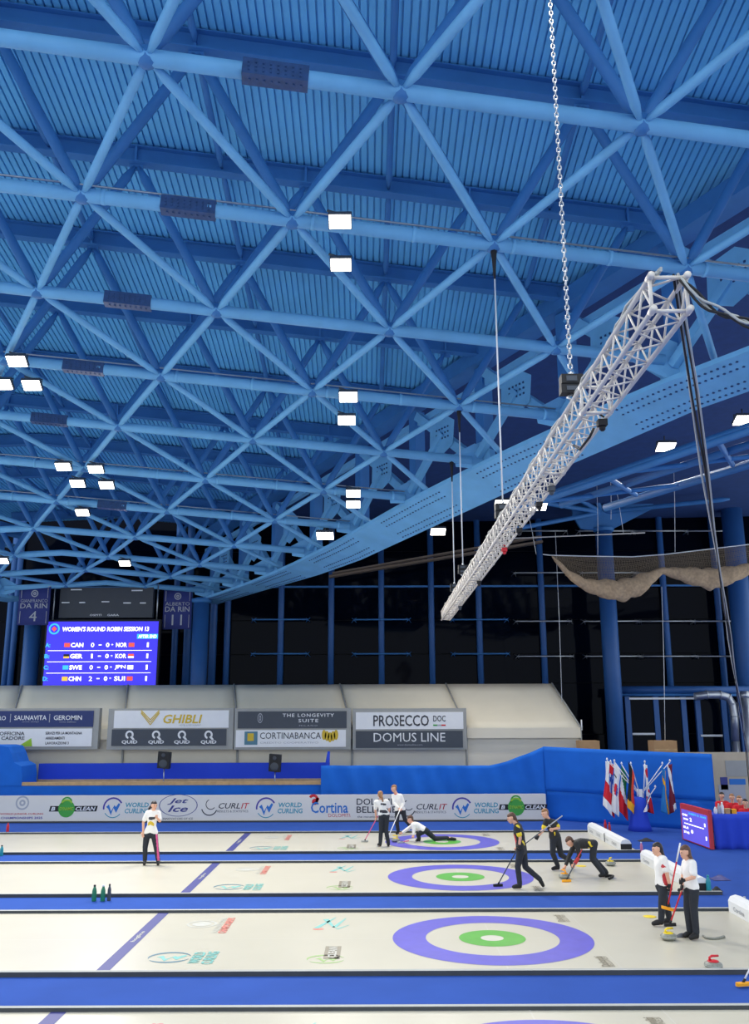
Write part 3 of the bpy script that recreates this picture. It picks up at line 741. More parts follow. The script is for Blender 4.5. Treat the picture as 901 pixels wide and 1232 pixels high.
o = panel(t, -34, 112, 855.5, 874.5, 'navy'); st('RO', 3, 864, 9, 5, 'white', o, bold=.01); st('SAUNAVITA', 37, 863.5, 39, 5.5, 'white', o, bold=.01); st('GEROMIN', 82, 863.5, 34, 5.5, 'white', o, bold=.01)
for px in (13, 60): st('|', px, 864, .8, 10, 'palegrey', o)
st('home wellness', 82, 868.5, 20, 1.6, 'palegrey', o)
st('sauna design', 37, 868.5, 20, 1.6, 'palegrey', o)
o = panel(t, -34, 110, 877, 898, 'white'); st('OFFICINA', 15, 882.5, 30, 4.2, 'ink', o, bold=.015); st('CADORE', 16, 888, 28, 4.2, 'ink', o, bold=.015)
smark(o, 'lime', lambda b: b.add([sp(22, 898)-V((0, .034, 0)), sp(39, 898)-V((0, .034, 0)), sp(38, 888)-V((0, .034, 0))], [(0, 1, 2)]), 'green_wedge')
for k, (yy, w) in enumerate(((882, 44), (888, 23), (894, 28))): st(('SERVIZI PER LA MONTAGNA', 'ARREDAMENTI', 'LAVORAZIONI 3')[k], 55+w/2, yy, w, 3.2, 'ink', o, bold=.02)
t = sign_frame(131, 280, 'white over dark sponsor panel with gold lettering, second from the left')
o = panel(t, 138, 275, 855, 875.5, 'white'); st('GHIBLI', 220, 865, 47, 10.5, 'gold', o, bold=.02, shear=.2); st('HOTEL & RESTAURANT', 229, 872.5, 26, 2, 'palegrey', o)
def bird(b):
    for dz in (0, -3, -6):
        for s_ in (-1, 1):
            p, q = sp(181, 868-dz*-1+4), sp(181+s_*11, 858-dz*-.6); b.bar(p-V((0, .036, 0)), q-V((0, .036, 0)), .008, .035)
smark(o, 'gold', bird, 'bird_mark')
o = panel(t, 135, 272, 877.5, 897, 'slate')
for px in (156, 188, 219, 251):
    st('QUID', px, 893, 19, 4.6, 'white', o, bold=.03)
    c = sp(px, 884)-V((0, .035, 0)); smark(o, 'white', lambda b: (b.annulus(c, .10, .18, 0, 20, 0, X_, Z_, -.6, 4.4), b.add([c+V((.03, 0, -.1)), c+V((.15, 0, -.22)), c+V((.24, 0, -.2)), c+V((.1, 0, -.03))], [(0, 1, 2, 3)])), 'ring_mark')
t = sign_frame(282.5, 422, 'dark over white sponsor panel, third from the left on the tent')
o = panel(t, 286.5, 417, 856, 876, 'slate'); st('THE LONGEVITY', 371, 860.5, 62, 4, 'white', o, bold=.01, spacing=1.2); st('SUITE', 371, 867, 24, 4, 'white', o, bold=.01, spacing=1.2); st('MILANO', 371, 873, 22, 1.8, 'palegrey', o, spacing=1.3)
c = sp(313, 864)-V((0, .034, 0)); smark(o, 'palegrey', lambda b: (b.annulus(c, .13, .16, 0, 24, 0, X_*.7, Z_*1.3), b.annulus(c, .03, .06, 0, 12, 0, X_*.7, Z_*2)), 'oval_mark')
o = panel(t, 284, 416, 878.5, 898.5, 'white'); st('CORTINABANCA', 349.5, 885, 73, 7.5, 'ink', o); st('CREDITO COOPERATIVO', 348, 893.5, 70, 2, 'palegrey', o)
c = sp(302, 888); smark(o, 'icenavy', lambda b: b.box((c.x-.28, SGY-.038, c.z-.28), (c.x+.28, SGY-.03, c.z+.28)), 'square_mark')
smark(o, 'gold', lambda b: b.box((c.x-.15, SGY-.042, c.z-.12), (c.x+.12, SGY-.038, c.z+.2)), 'square_mark')
c = sp(397, 887)-V((0, .034, 0)); smark(o, 'gold', lambda b: [b.annulus(c+V((.13*k, 0, .05*abs(k))), 0, .1, 0, 10, 0, X_, Z_*2.2) for k in (-2, -1, 0, 1, 2)], 'leaf_mark')
t = sign_frame(424.5, 562, 'white over dark sponsor panel at the right end of the tent')
o = panel(t, 428, 557.5, 857, 877, 'white'); st('PROSECCO', 482.5, 867, 67, 13, 'ink', o, bold=.012); st('DOC', 528.5, 864.5, 15, 7, 'ink', o, bold=.012)
for dx, m in ((-5, 'dgreen'), (0, 'palegrey'), (5, 'red')):
    c = sp(528.5+dx, 872.5); smark(o, m, lambda b: b.box((c.x-.09, SGY-.038, c.z-.03), (c.x+.09, SGY-.03, c.z+.03)), 'stripe')
o = panel(t, 428, 557, 879.5, 899.5, 'slate'); st('DOMUS LINE', 492.5, 887, 86, 10.5, 'white', o); st('www.domusline.com', 493, 896, 30, 2, 'palegrey', o)

# ================================================================ glazed wall
GY = 31.6
t = tag(thing('window_1', None, None, (0, GY, 0)), 'dark night-time glass wall with blue steel mullions', kind='structure')
mull_px = [7, 14, 209, 224, 255, 272, 337, 398, 459, 520, 578, 655, 737, 805, 870]
mx = [-32, -28.5] + [ony(px, 800, GY).x for px in mull_px] + [20.0, 23.2]
rows_z = [0.2, 2.9, 5.6, ony(400, 787, GY).z, ony(400, 746, GY).z, ony(400, 706, GY).z, 12.9, 15.2, 17.5, 20.0]
for i in range(len(mx)-1):
    if mx[i+1]-mx[i] < .8: pass
    for j in range(len(rows_z)-1):
        b = MB(); a = .012*((i*7+j*3) % 5-2)
        b.add([(mx[i]+.03, GY+.2, rows_z[j]+.02), (mx[i+1]-.03, GY+.2+a, rows_z[j]+.02), (mx[i+1]-.03, GY+.2+a*.5, rows_z[j+1]-.02), (mx[i]+.03, GY+.2+a*.7, rows_z[j+1]-.02)], [(0, 1, 2, 3)])
        b.build('pane', M['glass'], t, solidify=.02)
for i, x in enumerate(mx):
    r_ = .17
    if any(abs(x-ony(px, 800, GY).x) < .01 for px in (255, 224)): r_ = .21
    b = MB(); b.tube((x, GY, -.02), (x, GY, 20), r_, n=10); b.build('mullion', M['colpaint'], t)
b = MB(); z = rows_z[5]; b.box((mx[0], GY-.05, z-.05), (mx[-1], GY+.05, z+.05)); b.build('transom', M['steel_shaded'], t)
for px in (337, 459, 578, 655, 737, 805, 870):
    x = ony(px, 790, GY).x
    for py in ((746, 787) if px < 600 else (640, 690, 748, 790)):
        z = ony(px, py, GY).z; b = MB(); b.tube((x-1.5, GY-.3, z), (x+1.5, GY-.3, z), .045, n=6); b.tube((x, GY-.3, z), (x, GY, z), .05, n=6)
        for s_ in (-1, 1):
            c = V((x+1.5*s_, GY-.3, z))
            for dx, dz in ((-1, 1), (1, 1), (-1, -1), (1, -1)): b.tube(c, c+V((.13*dx, .42, .13*dz)), .022, n=5)
        b.build('spider_arm', M['galv' if px > 600 else 'steel_shaded'], t)
b = MB(); b.box((FX0, GY+.6, -.25), (FX1, GY+.9, 20.5)); tag(b.build('wall_back', M['black']), 'dark outside seen behind the glass wall', kind='structure')

# pale soffit strips of the roof edge above the glass
for k, (pa, pb, w) in enumerate((((396, 694), (652, 652), .28), ((400, 690), (650, 646), .2))):
    p, q = ony(pa[0], pa[1], GY-1.2-.5*k), ony(pb[0], pb[1], GY-1.2-.5*k)
    b = MB(); b.bar(p, q, .5, w*.4); tag(b.build('soffit_strip', M['soffit']), ('lower' if k == 0 else 'upper')+' pale soffit strip above the glass wall under the girder', 'strip')

# big round columns
def column(px, Y, r, ztop, label, cap=True):
    x = ony(px, 820, Y).x; t = thing('round_column', label, 'column', (x, Y, -.02), 'round blue columns')
    b = MB(); b.tube((x, Y, -.02), (x, Y, ztop), r, n=24); b.build('shaft', M['colpaint'], t)
    b = MB(); b.lathe((x, Y, ztop), [(r*.8, 0), (r*1.25, .05), (r*1.25, .22), (r*.6, .3)], 20); b.lathe((x, Y, -.02), [(r*1.5, 0), (r*1.5, .06), (r*1.05, .08)], 20); b.build('end_plate', M['steel_shaded'], t)
    return t, x
column(34.5, 28.75, .42, 9.6, 'thick blue column carrying the left roof girder')
column(238.5, 28.75, .42, 9.65, 'thick blue column where the right girder ends')
ct, cx = column(737, 28.6, .43, ony(737, 640, 28.6).z, 'tall blue column behind the hanging net')
column(899, 30.2, .55, 15.6, 'tall blue column at the right picture edge')

# branching head of the column behind the net, with the struts of the outer roof
czt = ony(737, 632, 28.6).z
t = thing('column_bracket', 'fan of blue struts spreading from the column head behind the net', 'struts', (cx, 28.6, czt))
b = MB(); b.prism([V((cx-1.6, 28.5, czt+.5)), V((cx-1.2, 28.5, czt-.2)), V((cx+.2, 28.5, czt-.35)), V((cx+2.7, 28.5, czt+.9)), V((cx+2.7, 28.5, czt+1.4)), V((cx-1.6, 28.5, czt+1.3))], V((0, .2, 0))); b.build('head_plate', M['steel_shaded'], t)
for (px, py) in ((622, 600), (640, 570), (690, 545), (768, 560), (850, 562), (901, 520), (880, 600), (600, 640)):
    q = ony(px, py, 26.0); conic((cx, 28.6, czt+.7), q, .12).build('strut', M['steel_shaded'], t)
# rails of the outer roof beyond the girder
t = thing('outer_roof_truss', 'dark blue roof truss rails running just beyond the big girder', 'truss', gpoint(4, 2.6, 9.5))
for dd, dz, r_ in ((2.2, -.25, .11), (3.0, .15, .13), (4.4, .2, .12), (6.5, .35, .14)):
    b = MB(); b.tube(gpoint(-1, dd, 11.3+dz), gpoint(4.2, dd, 10.75+dz), r_, n=8); b.build('rail', M['steel_shaded'], t)
for k in range(0, 4):
    v = k+.1
    conic(gpoint(v, 2.2, 11.1-.13*v), gpoint(v+.7, 6.5, 11.6-.13*v), .08).build('brace', M['steel_shaded'], t)
    conic(gpoint(v+1, 3.0, 11.2-.13*v), gpoint(v+.2, 6.5, 11.6-.13*v), .07).build('brace', M['steel_shaded'], t)
b = MB(); rim = [gpoint(v, -.35, node(u_right(v), v, TOPH+.75).z) for v in range(-3, 12)]; outer = [V((23.6, p.y+5.0, 16.5-.12*k)) for k, p in enumerate(rim)]
b.add(rim+outer, [(k, k+1, 15+k+1, 15+k) for k in range(14)])
tag(b.build('ceiling', M['dark'], solidify=.1), 'dark outer roof beyond the big girder', kind='structure')

# door frames, lower beam, ducts at right
t = thing('glazed_partition', 'blue steel framed glass partition with rails painted in reflected light right of the column', 'partition', (ony(820, 860, 29.5).x, 29.5, -.02))
PYY = 29.5
def pq(px, py): return ony(px, py, PYY)
a, c = pq(746, 830), pq(930, 830); b = MB(); b.tube(a, c, .2, n=10); b.build('head_beam', M['colpaint'], t)
a, c = pq(746, 836), pq(930, 836); b = MB(); b.tube(a, c, .08, n=8); b.build('head_rail', M['steel_shaded'], t)
for px in (754, 788, 821, 838, 869, 890):
    a = pq(px, 838); b = MB(); b.box((a.x-.13, PYY-.1, -.02), (a.x+.13, PYY+.1, a.z)); b.build('post', M['colpaint'], t)
for pa, pb, py in ((756, 838, 840.5), (760, 787, 883), (842, 868, 885)):  # white stands for light tubes mirrored in the glossy rails
    a, c = pq(pa, py), pq(pb, py); b = MB(); b.box((a.x, PYY-.16, a.z-.05), (c.x, PYY-.1, a.z+.05)); b.build('reflection_rail', M['white'], t)
for pa, pb in ((754, 788), (788, 821), (838, 869)):
    a, c = pq(pa, 838), pq(pb, 838); b = MB(); b.box((a.x+.15, PYY, .1), (c.x-.15, PYY+.03, a.z-.1)); b.build('pane', M['glass'], t)
t = thing('air_duct', 'shiny bent metal air duct at the right under the beam', 'duct', (pq(870, 860).x, 28.6, -.02))
DY = 28.3
b = MB(); pts = [ony(836, 838, DY), ony(850, 836, DY), ony(866, 836, DY), ony(876, 839, DY), ony(881, 847, DY), ony(883.5, 862, DY), ony(884.5, 892, DY)]
b.path(pts, .2, 12); q = pts[-1]; b.tube(q, (q.x, DY, -.02), .2, n=12); b.build('duct_pipe', M['galv'], t)
for k in range(1, 6):
    b = MB(); dd = (pts[k+1 if k < 6 else k]-pts[k-1]).normalized(); b.lathe(pts[k]-dd*.03, [(.225, 0), (.225, .06)], 12, 0, dd); b.build('joint_ring', M['galv'], t)
b = MB(); x = ony(897, 870, DY).x; b.tube((x, DY-.2, -.02), (x, DY-.2, ony(893, 840, DY).z), .22, n=12); b.lathe((x, DY-.2, ony(893, 840, DY).z), [(.22, 0), (.3, .1), (.2, .35)], 12); tag(b.build('vertical_duct', M['galv']), 'straight vertical metal duct beside the bent one', 'duct')

# boxes behind the draped wall, pale wall at right
def boxes(px0, px1, ytop, Y, lab):
    a, c = ony(px0, ytop, Y), ony(px1, ytop, Y); n = 4; h = (a.z+.02)/n
    for k in range(n):
        t = MB(); dx = .03*((k*5) % 3-1); z0 = -.02+h*k
        t.box((a.x+dx, Y, z0), (c.x+dx, Y+.8, z0+h-.01)); t.box((a.x+dx+.02, Y-.004, z0+h*.45), (c.x+dx-.02, Y, z0+h*.55), 1)
        tag(t.build('cardboard_box', [M['cardboard'], M['wood']]), ('topmost', 'third', 'second', 'lowest')[3-k]+' cardboard box of the stack '+lab, 'box', 'stacked cardboard boxes')
# (counted from the floor)
boxes(698.5, 722, 891, 21.2, 'behind the tall blue wall next to the tent')
boxes(787, 815, 891, 20.2, 'behind the tall blue wall above the flags')
Yb = 16.6
a, c = ony(862, 906, Yb), ony(960, 906, Yb)
t = thing('pale_partition', 'pale beige partition with faded posters behind the officials', 'partition', ((a.x+c.x)/2, Yb, -.02))
b = MB(); b.box((a.x-1.6, Yb, -.02), (c.x, Yb+.1, ony(880, 905, Yb).z)); b.build('panel', M['beige'], t)
for x0, x1, y0, y1, m in ((866, 876, 935, 950, 'indigo'), (877, 897, 937, 944, 'blueink'), (864, 898, 944, 966, 'palegrey'), (872, 899, 915, 934, 'tentgrey')):
    a, c = ony(x0, y0, Yb), ony(x1, y1, Yb); b = MB(); b.box((a.x, Yb-.02, c.z), (c.x, Yb-.004, a.z)); b.build('poster', M[m], t)

# ================================================================ scoreboards and banners
SY = 28.0
def scp(px, py): return ony(px, py, SY)
M['led'] = mat('led blue', (40, 34, 200), .4, emit=(72, 62, 246), estr=.55); M['ledw'] = mat('led white', (240, 240, 255), .4, emit=(250, 245, 255), estr=1.15); M['ledc'] = mat('led cyan', (30, 150, 210), .4, emit=(60, 190, 240), estr=.8)
M['ledr'] = mat('led red', (220, 60, 50), .4, emit=(255, 90, 70), estr=.75); M['ledg'] = mat('led gold', (240, 180, 40), .4, emit=(255, 190, 60), estr=.75); M['ledk'] = mat('led black', (20, 10, 30), .4)
TL, TR, BR = scp(57.5, 748), scp(191, 748), scp(186, 826)
x0, x1, z1, z0 = TL.x, TR.x, TL.z, BR.z-.5
sk2 = (x1-x0)/133.5
t = thing('led_scoreboard', 'large glowing blue results screen above the tent', 'scoreboard', ((x0+x1)/2, SY, z0))
b = MB(); b.box((x0-.1, SY, z0), (x1+.1, SY+.3, z1+.1)); b.build('housing', M['black'], t)
b = MB(); b.box((x0, SY-.03, z0+.05), (x1, SY, z1)); scr = b.build('screen', M['led'], t)
for sx in (x0+.2, x1-.15):
    b = MB(); b.tube((sx, SY+.15, z1+.1), (sx, SY+.15, 10.6), .03, n=6); b.build('hanger', M['galv'], t)
def sct(s, px, py, w, h, m='ledw', **kw):
    p = V((x0+(px-57.5)*sk2, SY-.034, z1-(py-748)*sk2)); return text(s, p, w*sk2, h*sk2, M[m], scr, **kw)
sct("WOMEN'S ROUND ROBIN SESSION 13", 128, 757, 104, 5.6, bold=.035, shear=.1)
c = V((x0+8.7*sk2, SY-.034, z1-8.7*sk2)); b = MB(); b.annulus(c, .20, .28, 0, 28, 0, X_, Z_); b.build('ring_mark', M['ledc'], scr); b = MB(); b.annulus(c-V((0, .001, 0)), 0, .13, 0, 4, 0, X_, Z_); b.build('diamond_mark', M['ledr'], scr)
p = V((x0+121*sk2, SY-.033, z1-18*sk2)); b = MB(); b.box((p.x-12.5*sk2, SY-.034, p.z-2.8*sk2), (p.x+12.5*sk2, SY-.032, p.z+2.8*sk2)); b.build('tab', M['ledc'], scr)
text('AFTER END', p-V((0, .003, 0)), 22*sk2, 4*sk2, M['ledw'], scr, bold=.02, shear=.1)
RWS = (('A:', 'CAN', '0', '0', 'NOR', 'ledr', 'ledr'), ('B:', 'GER', '1', '0', 'KOR', 'ledg', 'ledw'), ('C:', 'SWE', '0', '0', 'JPN', 'ledc', 'ledw'), ('D:', 'CHN', '2', '0', 'SUI', 'ledg', 'ledr'))
for k, (a, n1, s1, s2, n2, f1, f2) in enumerate(RWS):
    y = 776+13.2*k
    sct(a, 60, y, 6, 5, 'ledc', bold=.03); sct(n1, 95, y, 15, 5.4, bold=.035); sct(s1, 113.5, y, 4 if s1 != '1' else 2.2, 5.4, bold=.012); sct('-', 122.5, y, 3.5, 1.2, bold=.03); sct(s2, 131.5, y, 4.2, 5.4, bold=.03); sct('*', 137, y, 2.6, 2.6, bold=.03); sct(n2, 148, y, 13, 5.4, bold=.025); sct('1', 179.5, y, 2.2, 5.6, bold=.01)
    for px, m in ((83, f1), (160, f2)):
        p = V((x0+(px-57.5)*sk2, 0, z1-(y-748)*sk2)); b = MB(); b.box((p.x-3.4*sk2, SY-.036, p.z-2.4*sk2), (p.x+3.4*sk2, SY-.032, p.z-.3*sk2)); b.build('flag_lower', M[m], scr)
        b = MB(); b.box((p.x-3.4*sk2, SY-.036, p.z-.3*sk2), (p.x+3.4*sk2, SY-.032, p.z+2.4*sk2)); b.build('flag_upper', M['ledr' if k != 2 and m != 'ledg' else ('ledw' if m == 'ledw' else ('ledk' if k == 1 else m))], scr)
    if k < 3:
        p = V((x0+65*sk2, 0, z1-(y+6.6-748)*sk2)); b = MB(); b.box((p.x-62*sk2, SY-.035, p.z-.3*sk2), (p.x+62*sk2, SY-.032, p.z+.3*sk2)); b.build('rule', M['ledw'], scr)
OY = 28.2
a, c = ony(73, 707, OY), ony(183, 743, OY)
t = thing('old_scoreboard', 'unlit dark grey scoreboard hanging above the glowing screen', 'scoreboard', ((a.x+c.x)/2, OY, c.z))
b = MB(); b.box((a.x, OY, c.z), (c.x, OY+.35, a.z)); b.build('cabinet', mat('dark cabinet', (58, 62, 68), .5, var=.05), t)
for px, py, w in ((92, 709.5, 13), (165, 710.5, 13), (79, 725, 9), (99, 725, 7), (127, 724, 9), (153, 725.5, 9), (172, 725.5, 7)):
    p = ony(px, py, OY); b = MB(); b.box((p.x-w*.022, OY-.03, p.z-.03), (p.x+w*.022, OY-.002, p.z+.03)); b.build('light_bar', M['white'], t)
text('OSPITI', ony(115, 740, OY), .6, .1, M['white'], t, bold=.02); text('GARA', ony(136, 740, OY), .6, .1, M['white'], t, bold=.02)
for sx in (a.x+.5, (a.x+c.x)/2, c.x-.5):
    b = MB(); b.tube((sx, OY+.17, a.z), (sx, OY+.17, 10.4), .025, n=6); b.build('hanger', M['galv'], t)
for (pa, pb, ya, yb, l1, num, lab, cxp) in ((24, 58, 706, 752, 'GIANFRANCO', '4', 'navy jersey banner with number four hanging left of the scoreboards', 40.5), (197.5, 229.5, 709, 757, 'ALBERTO', '11', 'navy jersey banner with number eleven hanging right of the scoreboards', 213.5)):
    Yj = 27.62 if num == '4' else 28.52; a, c = ony(pa, ya, Yj), ony(pb, yb, Yj); cxx = (a.x+c.x)/2; W = c.x-a.x; H = a.z-c.z
    t = thing('jersey_banner', lab, 'banner', (cxx, Yj, c.z), 'hanging jersey banners')
    b = MB(); b.grid(lambda u, v: V((a.x+W*u, Yj+.02*math.sin(u*9), c.z+H*v)), 10, 4); b.build('cloth', mat('banner navy', (44, 54, 118), .8, var=.06), t, solidify=.01)
    o = M['palegrey']
    text(l1, (cxx, Yj-.03, a.z-H*.37), W*.86, H*.085, o, t); text('DA RIN', (cxx, Yj-.03, a.z-H*.5), W*.86, H*.13, o, t, bold=.01); text(num, (cxx, Yj-.03, a.z-H*.77), W*(.24 if num == '4' else .36), H*.26, o, t, bold=.0)
    b = MB(); b.annulus((cxx, Yj-.03, a.z-H*.18), .13, .18, 0, 24, 0, X_, Z_); b.annulus((cxx, Yj-.03, a.z-H*.18), .03, .08, 0, 16, 0, X_, Z_); b.build('round_emblem', o, t)
    for s_ in (-1, 1):
        b = MB(); b.box((cxx+s_*W*.42-.012, Yj-.035, a.z-H*.3), (cxx+s_*W*.42+.012, Yj-.025, a.z-H*.04)); b.box((cxx+s_*W*.42-.012, Yj-.035, c.z+H*.04), (cxx+s_*W*.42+.012, Yj-.025, c.z+H*.36)); b.build('border_line', o, t)
    b = MB(); b.tube((a.x, Yj, a.z+.02), (c.x, Yj, a.z+.02), .03, n=6)
    for sx in (a.x+.1, c.x-.1): b.tube((sx, Yj, a.z), (sx, Yj, 10.5), .012, n=5)
    b.build('hanging_rod', M['galv'], t)

# ================================================================ flags
FYB = onz(770, 998.5); FY = FYB.y
t = thing('flag_stand', 'blue cloth wrapped stand holding the national flags', 'stand', (FYB.x, FY, -.02))
b = MB(); h = ony(770, 958, FY).z
b.lathe((FYB.x, FY, -.02), [(.42, 0), (.36, .2), (.27, .7), (.24, h-.05), (.1, h)], 20); b.build('cloth_wrap', M['drape2'], t)
b = MB(); b.tube((FYB.x, FY, h), (FYB.x, FY, h+.25), .04, n=8); b.obox((FYB.x+.1, FY, h+.1), (.06, 0, 0), (0, .04, 0), (0, 0, .14)); b.build('socket', M['white'], t)
FW, FR = M['white'], M['red']
FC = dict(w=mat('flag white', (236, 234, 232), .8), r=mat('flag red', (214, 28, 44), .8), g=mat('flag green', (20, 110, 66), .8), k=mat('flag black', (24, 24, 26), .8), y=mat('flag gold', (246, 176, 28), .8), b=mat('flag blue', (38, 70, 160), .8), s=mat('flag sky', (30, 122, 190), .8), m=mat('flag maroon', (112, 18, 44), .8), o=mat('flag orange red', (226, 70, 36), .8))
FK = list(FC)
def flag(label, tip, quad, cols, fn, dy, base=(770, 957)):
    """pole from the stand to tip; cloth between the top edge a-b and bottom edge d-c (pixels)"""
    def q(x, y): return ony(715+x/8.19, 905+y/8.19, FY+dy)
    tp = ony(715+tip[0]/8.19, 905+tip[1]/8.19, FY+dy)
    t = thing('national_flag', label, 'flag', ony(base[0], base[1], FY), 'national flags on the stand')
    b = MB(); b.tube(ony(base[0], base[1], FY), tp, .016, n=8); b.lathe(tp, [(.01, 0), (.04, .03), (.01, .09)], 8); b.build('pole', M['white'], t)
    A, B, C, D = [q(*p) for p in quad]; nu, nv = 16, 30
    b = MB()
    def g(u, v): p = A.lerp(B, u).lerp(D.lerp(C, u), v); return p+V((.03*math.sin(v*5+u*3), -.02+.07*math.sin(u*7.5+v*1.5)*(.3+.7*v), 0))
    b.grid(g, nu, nv)
    i = 0
    for jv in range(nv):
        for iu in range(nu): b.m[i] = FK.index(fn((iu+.5)/nu, (jv+.5)/nv)); i += 1
    b.build('cloth', [FC[k] for k in FK], t, solidify=.008)
flag('leftmost flag, red and white with a small red leaf shape', (125, 80), [(108, 88), (150, 95), (165, 630), (95, 520)], None, lambda u, v: 'r' if (.42 < v < .8 or (v < .25 and u > .75)) else 'w', -.25)
flag('red flag with blue and white cross folds, second from left', (160, 100), [(140, 110), (190, 130), (190, 650), (160, 600)], None, lambda u, v: 'r' if v < .2 or v > .55 else ('b' if abs(u-.5) < .25 or abs(v-.32) < .05 else 'w'), .1)
flag('white flag with red and blue disc among the left flags', (197, 95), [(190, 100), (258, 200), (235, 640), (178, 580)], None, lambda u, v: ('r' if u+v*.3 < .68 else 'b') if ((u-.5)/.35)**2+((v-.48)/.12)**2 < 1 else ('k' if .22 < v < .27 and u < .4 else 'w'), -.1)
flag('green, white and red flag among the left flags', (268, 120), [(262, 130), (320, 255), (325, 680), (235, 560)], None, lambda u, v: 'g' if v-.25*u < .22 else ('w' if v-.15*u < .5 else 'r'), .05)
flag('black, red and gold flag right of the green white red one', (360, 120), [(332, 90), (395, 240), (400, 640), (335, 540)], None, lambda u, v: 'y' if v > .82-.1*u else ('k' if u < .5 else ('o' if u < .85 else 'r')), -.2)
flag('white flag with red disc on the upright pole in the middle', (497, 105), [(480, 120), (520, 130), (580, 610), (535, 590)], None, lambda u, v: 'r' if ((u-.6)/.5)**2+((v-.17)/.1)**2 < 1 or (v > .68) or (.5 < v < .56 and u > .5) else 'w', .0, base=(774, 962))
flag('small white and blue flag hanging low at the stand', (600, 350), [(520, 480), (545, 420), (530, 560), (490, 600)], None, lambda u, v: 'w' if u < .75 else 'b', -.3, base=(778, 962))
flag('sky blue flag with yellow cross, second from the right', (670, 120), [(660, 140), (700, 200), (745, 620), (670, 590)], None, lambda u, v: 'y' if abs(v-.27-.1*u) < .06 or (u > .62 and u < .85) else 's', -.3)
flag('rightmost flag, dark maroon with a white band', (745, 95), [(715, 130), (765, 110), (800, 560), (755, 610)], None, lambda u, v: 'w' if (abs(v-.22-(u-.3)*.45) < .13 or (v > .88 and u > .5)) else 'm', -.35)

# ================================================================ results board and officials' table
BL, BR2 = onz(822.8, 1009.5), onz(857.7, 1022)
tz1 = ony(818.9, 965.5, BL.y).z; tz2 = ony(855, 975.5, BR2.y).z; tzz = (tz1+tz2)/2
ax = (BR2-BL); L_ = ax.length; ax.normalize(); nn = V((ax.y, -ax.x, 0)); nn = nn if nn.x < 0 else -nn
t = thing('results_board', 'red framed screen with white and cyan lettering before the officials table', 'scoreboard', BL.lerp(BR2, .5))
b = MB(); b.obox(BL.lerp(BR2, .5)+V((0, 0, tzz/2)), ax*(L_/2), nn*.05, V((0, 0, tzz/2))); b.build('red_frame', M['dred'], t)
M['ledv'] = mat('led violet', (90, 80, 200), .4, emit=(108, 100, 214), estr=.42)
def rb(u, v): return BL+ax*(L_*u)+V((0, 0, tzz*v))+nn*.055
b = MB(); b.obox(rb(.5, .44), ax*(L_*.45), nn*.008, V((0, 0, tzz*.41))); sc = b.build('screen', M['ledv'], t)
def rbt(s, u, v, w, h, m='ledw'): text(s, rb(u, v)+nn*.01, L_*w, tzz*h, M[m], sc, ex=ax, ey=Z_, out=.002 if nn.dot(ax.cross(Z_)) > 0 else -.002, bold=.03)
for s, u, v, w, h, m in (('SHEET D 10:42', .62, .78, .6, .05, 'ledc'), ('CHN', .17, .71, .18, .06, 'ledw'), ('38:00', .2, .6, .17, .05, 'ledw'), ('2', .38, .62, .07, .1, 'ledw'), ('1', .86, .58, .04, .09, 'ledw'), ('SUI', .18, .37, .18, .06, 'ledw'), ('37:42', .2, .24, .2, .06, 'ledw'), ('0', .4, .3, .08, .1, 'ledw'), ('1', .88, .24, .04, .1, 'ledw')): rbt(s, u, v, w, h, m)
b = MB(); b.obox(rb(.48, .48)+nn*.01, ax*(L_*.34), nn*.004, V((0, 0, .012))); b.build('rule', M['ledw'], sc)
TX0, TYF = onz(861, 1021).x, onz(870, 1020.5).y
ttz = ony(870, 980, TYF).z
t = thing('officials_table', 'table under a blue cloth where the officials in red sit', 'table', (TX0+1.4, TYF+.35, -.02))
def tcl(u, v): x = TX0+2.8*u; rr = .05*math.sin(u*44)*(1-v); return V((x, TYF-.02-.06*(1-v)-rr, -.02+(ttz+.02)*v))
b = MB(); b.grid(tcl, 90, 6); b.build('front_cloth', M['drape2'], t, solidify=.01)
b = MB(); b.grid(lambda u, v: V((TX0-.03*(1-v)+.04*math.sin(u*18)*(1-v), TYF+.75*u, -.02+(ttz+.02)*v)), 20, 6); b.build('side_cloth', M['drape2'], t, solidify=.01)
b = MB(); b.box((TX0, TYF, ttz-.03), (TX0+2.8, TYF+.75, ttz)); b.build('table_top', M['drape2'], t)
for dx in (.1, 2.7):
    b = MB(); b.box((TX0+dx-.03, TYF+.34, -.02), (TX0+dx+.03, TYF+.4, ttz-.03)); b.build('leg', M['slate'], t)
for k, (px, py, h_, m, lab) in enumerate(((861, 980, .2, 'white', 'tall white cup at left end of the officials table'), (865.5, 981, .3, 'palegrey', 'pale water bottle on the officials table'), (869.5, 981, .34, 'white', 'tallest white bottle on the officials table'), (882, 980, .12, 'orange', 'orange snack box on the officials table'), (876, 980, .14, 'cardboard', 'small brown box on the officials table'))):
    x = ony(px, py, TYF+.25).x; b = MB()
    if 'box' in lab: b.box((x-.1, TYF+.2, ttz), (x+.1, TYF+.36, ttz+h_)); b.box((x-.09, TYF+.21, ttz+h_), (x+.09, TYF+.35, ttz+h_+.012))
    else: b.lathe((x, TYF+.25, ttz), [(.045, 0), (.05, .02), (.05, h_*.65), (.025, h_*.85), (.025, h_)], 12)
    tag(b.build('table_box' if 'box' in lab else ('cup' if 'cup' in lab else 'water_bottle'), M[m]), lab, 'box' if 'box' in lab else ('cup' if 'cup' in lab else 'bottle'))
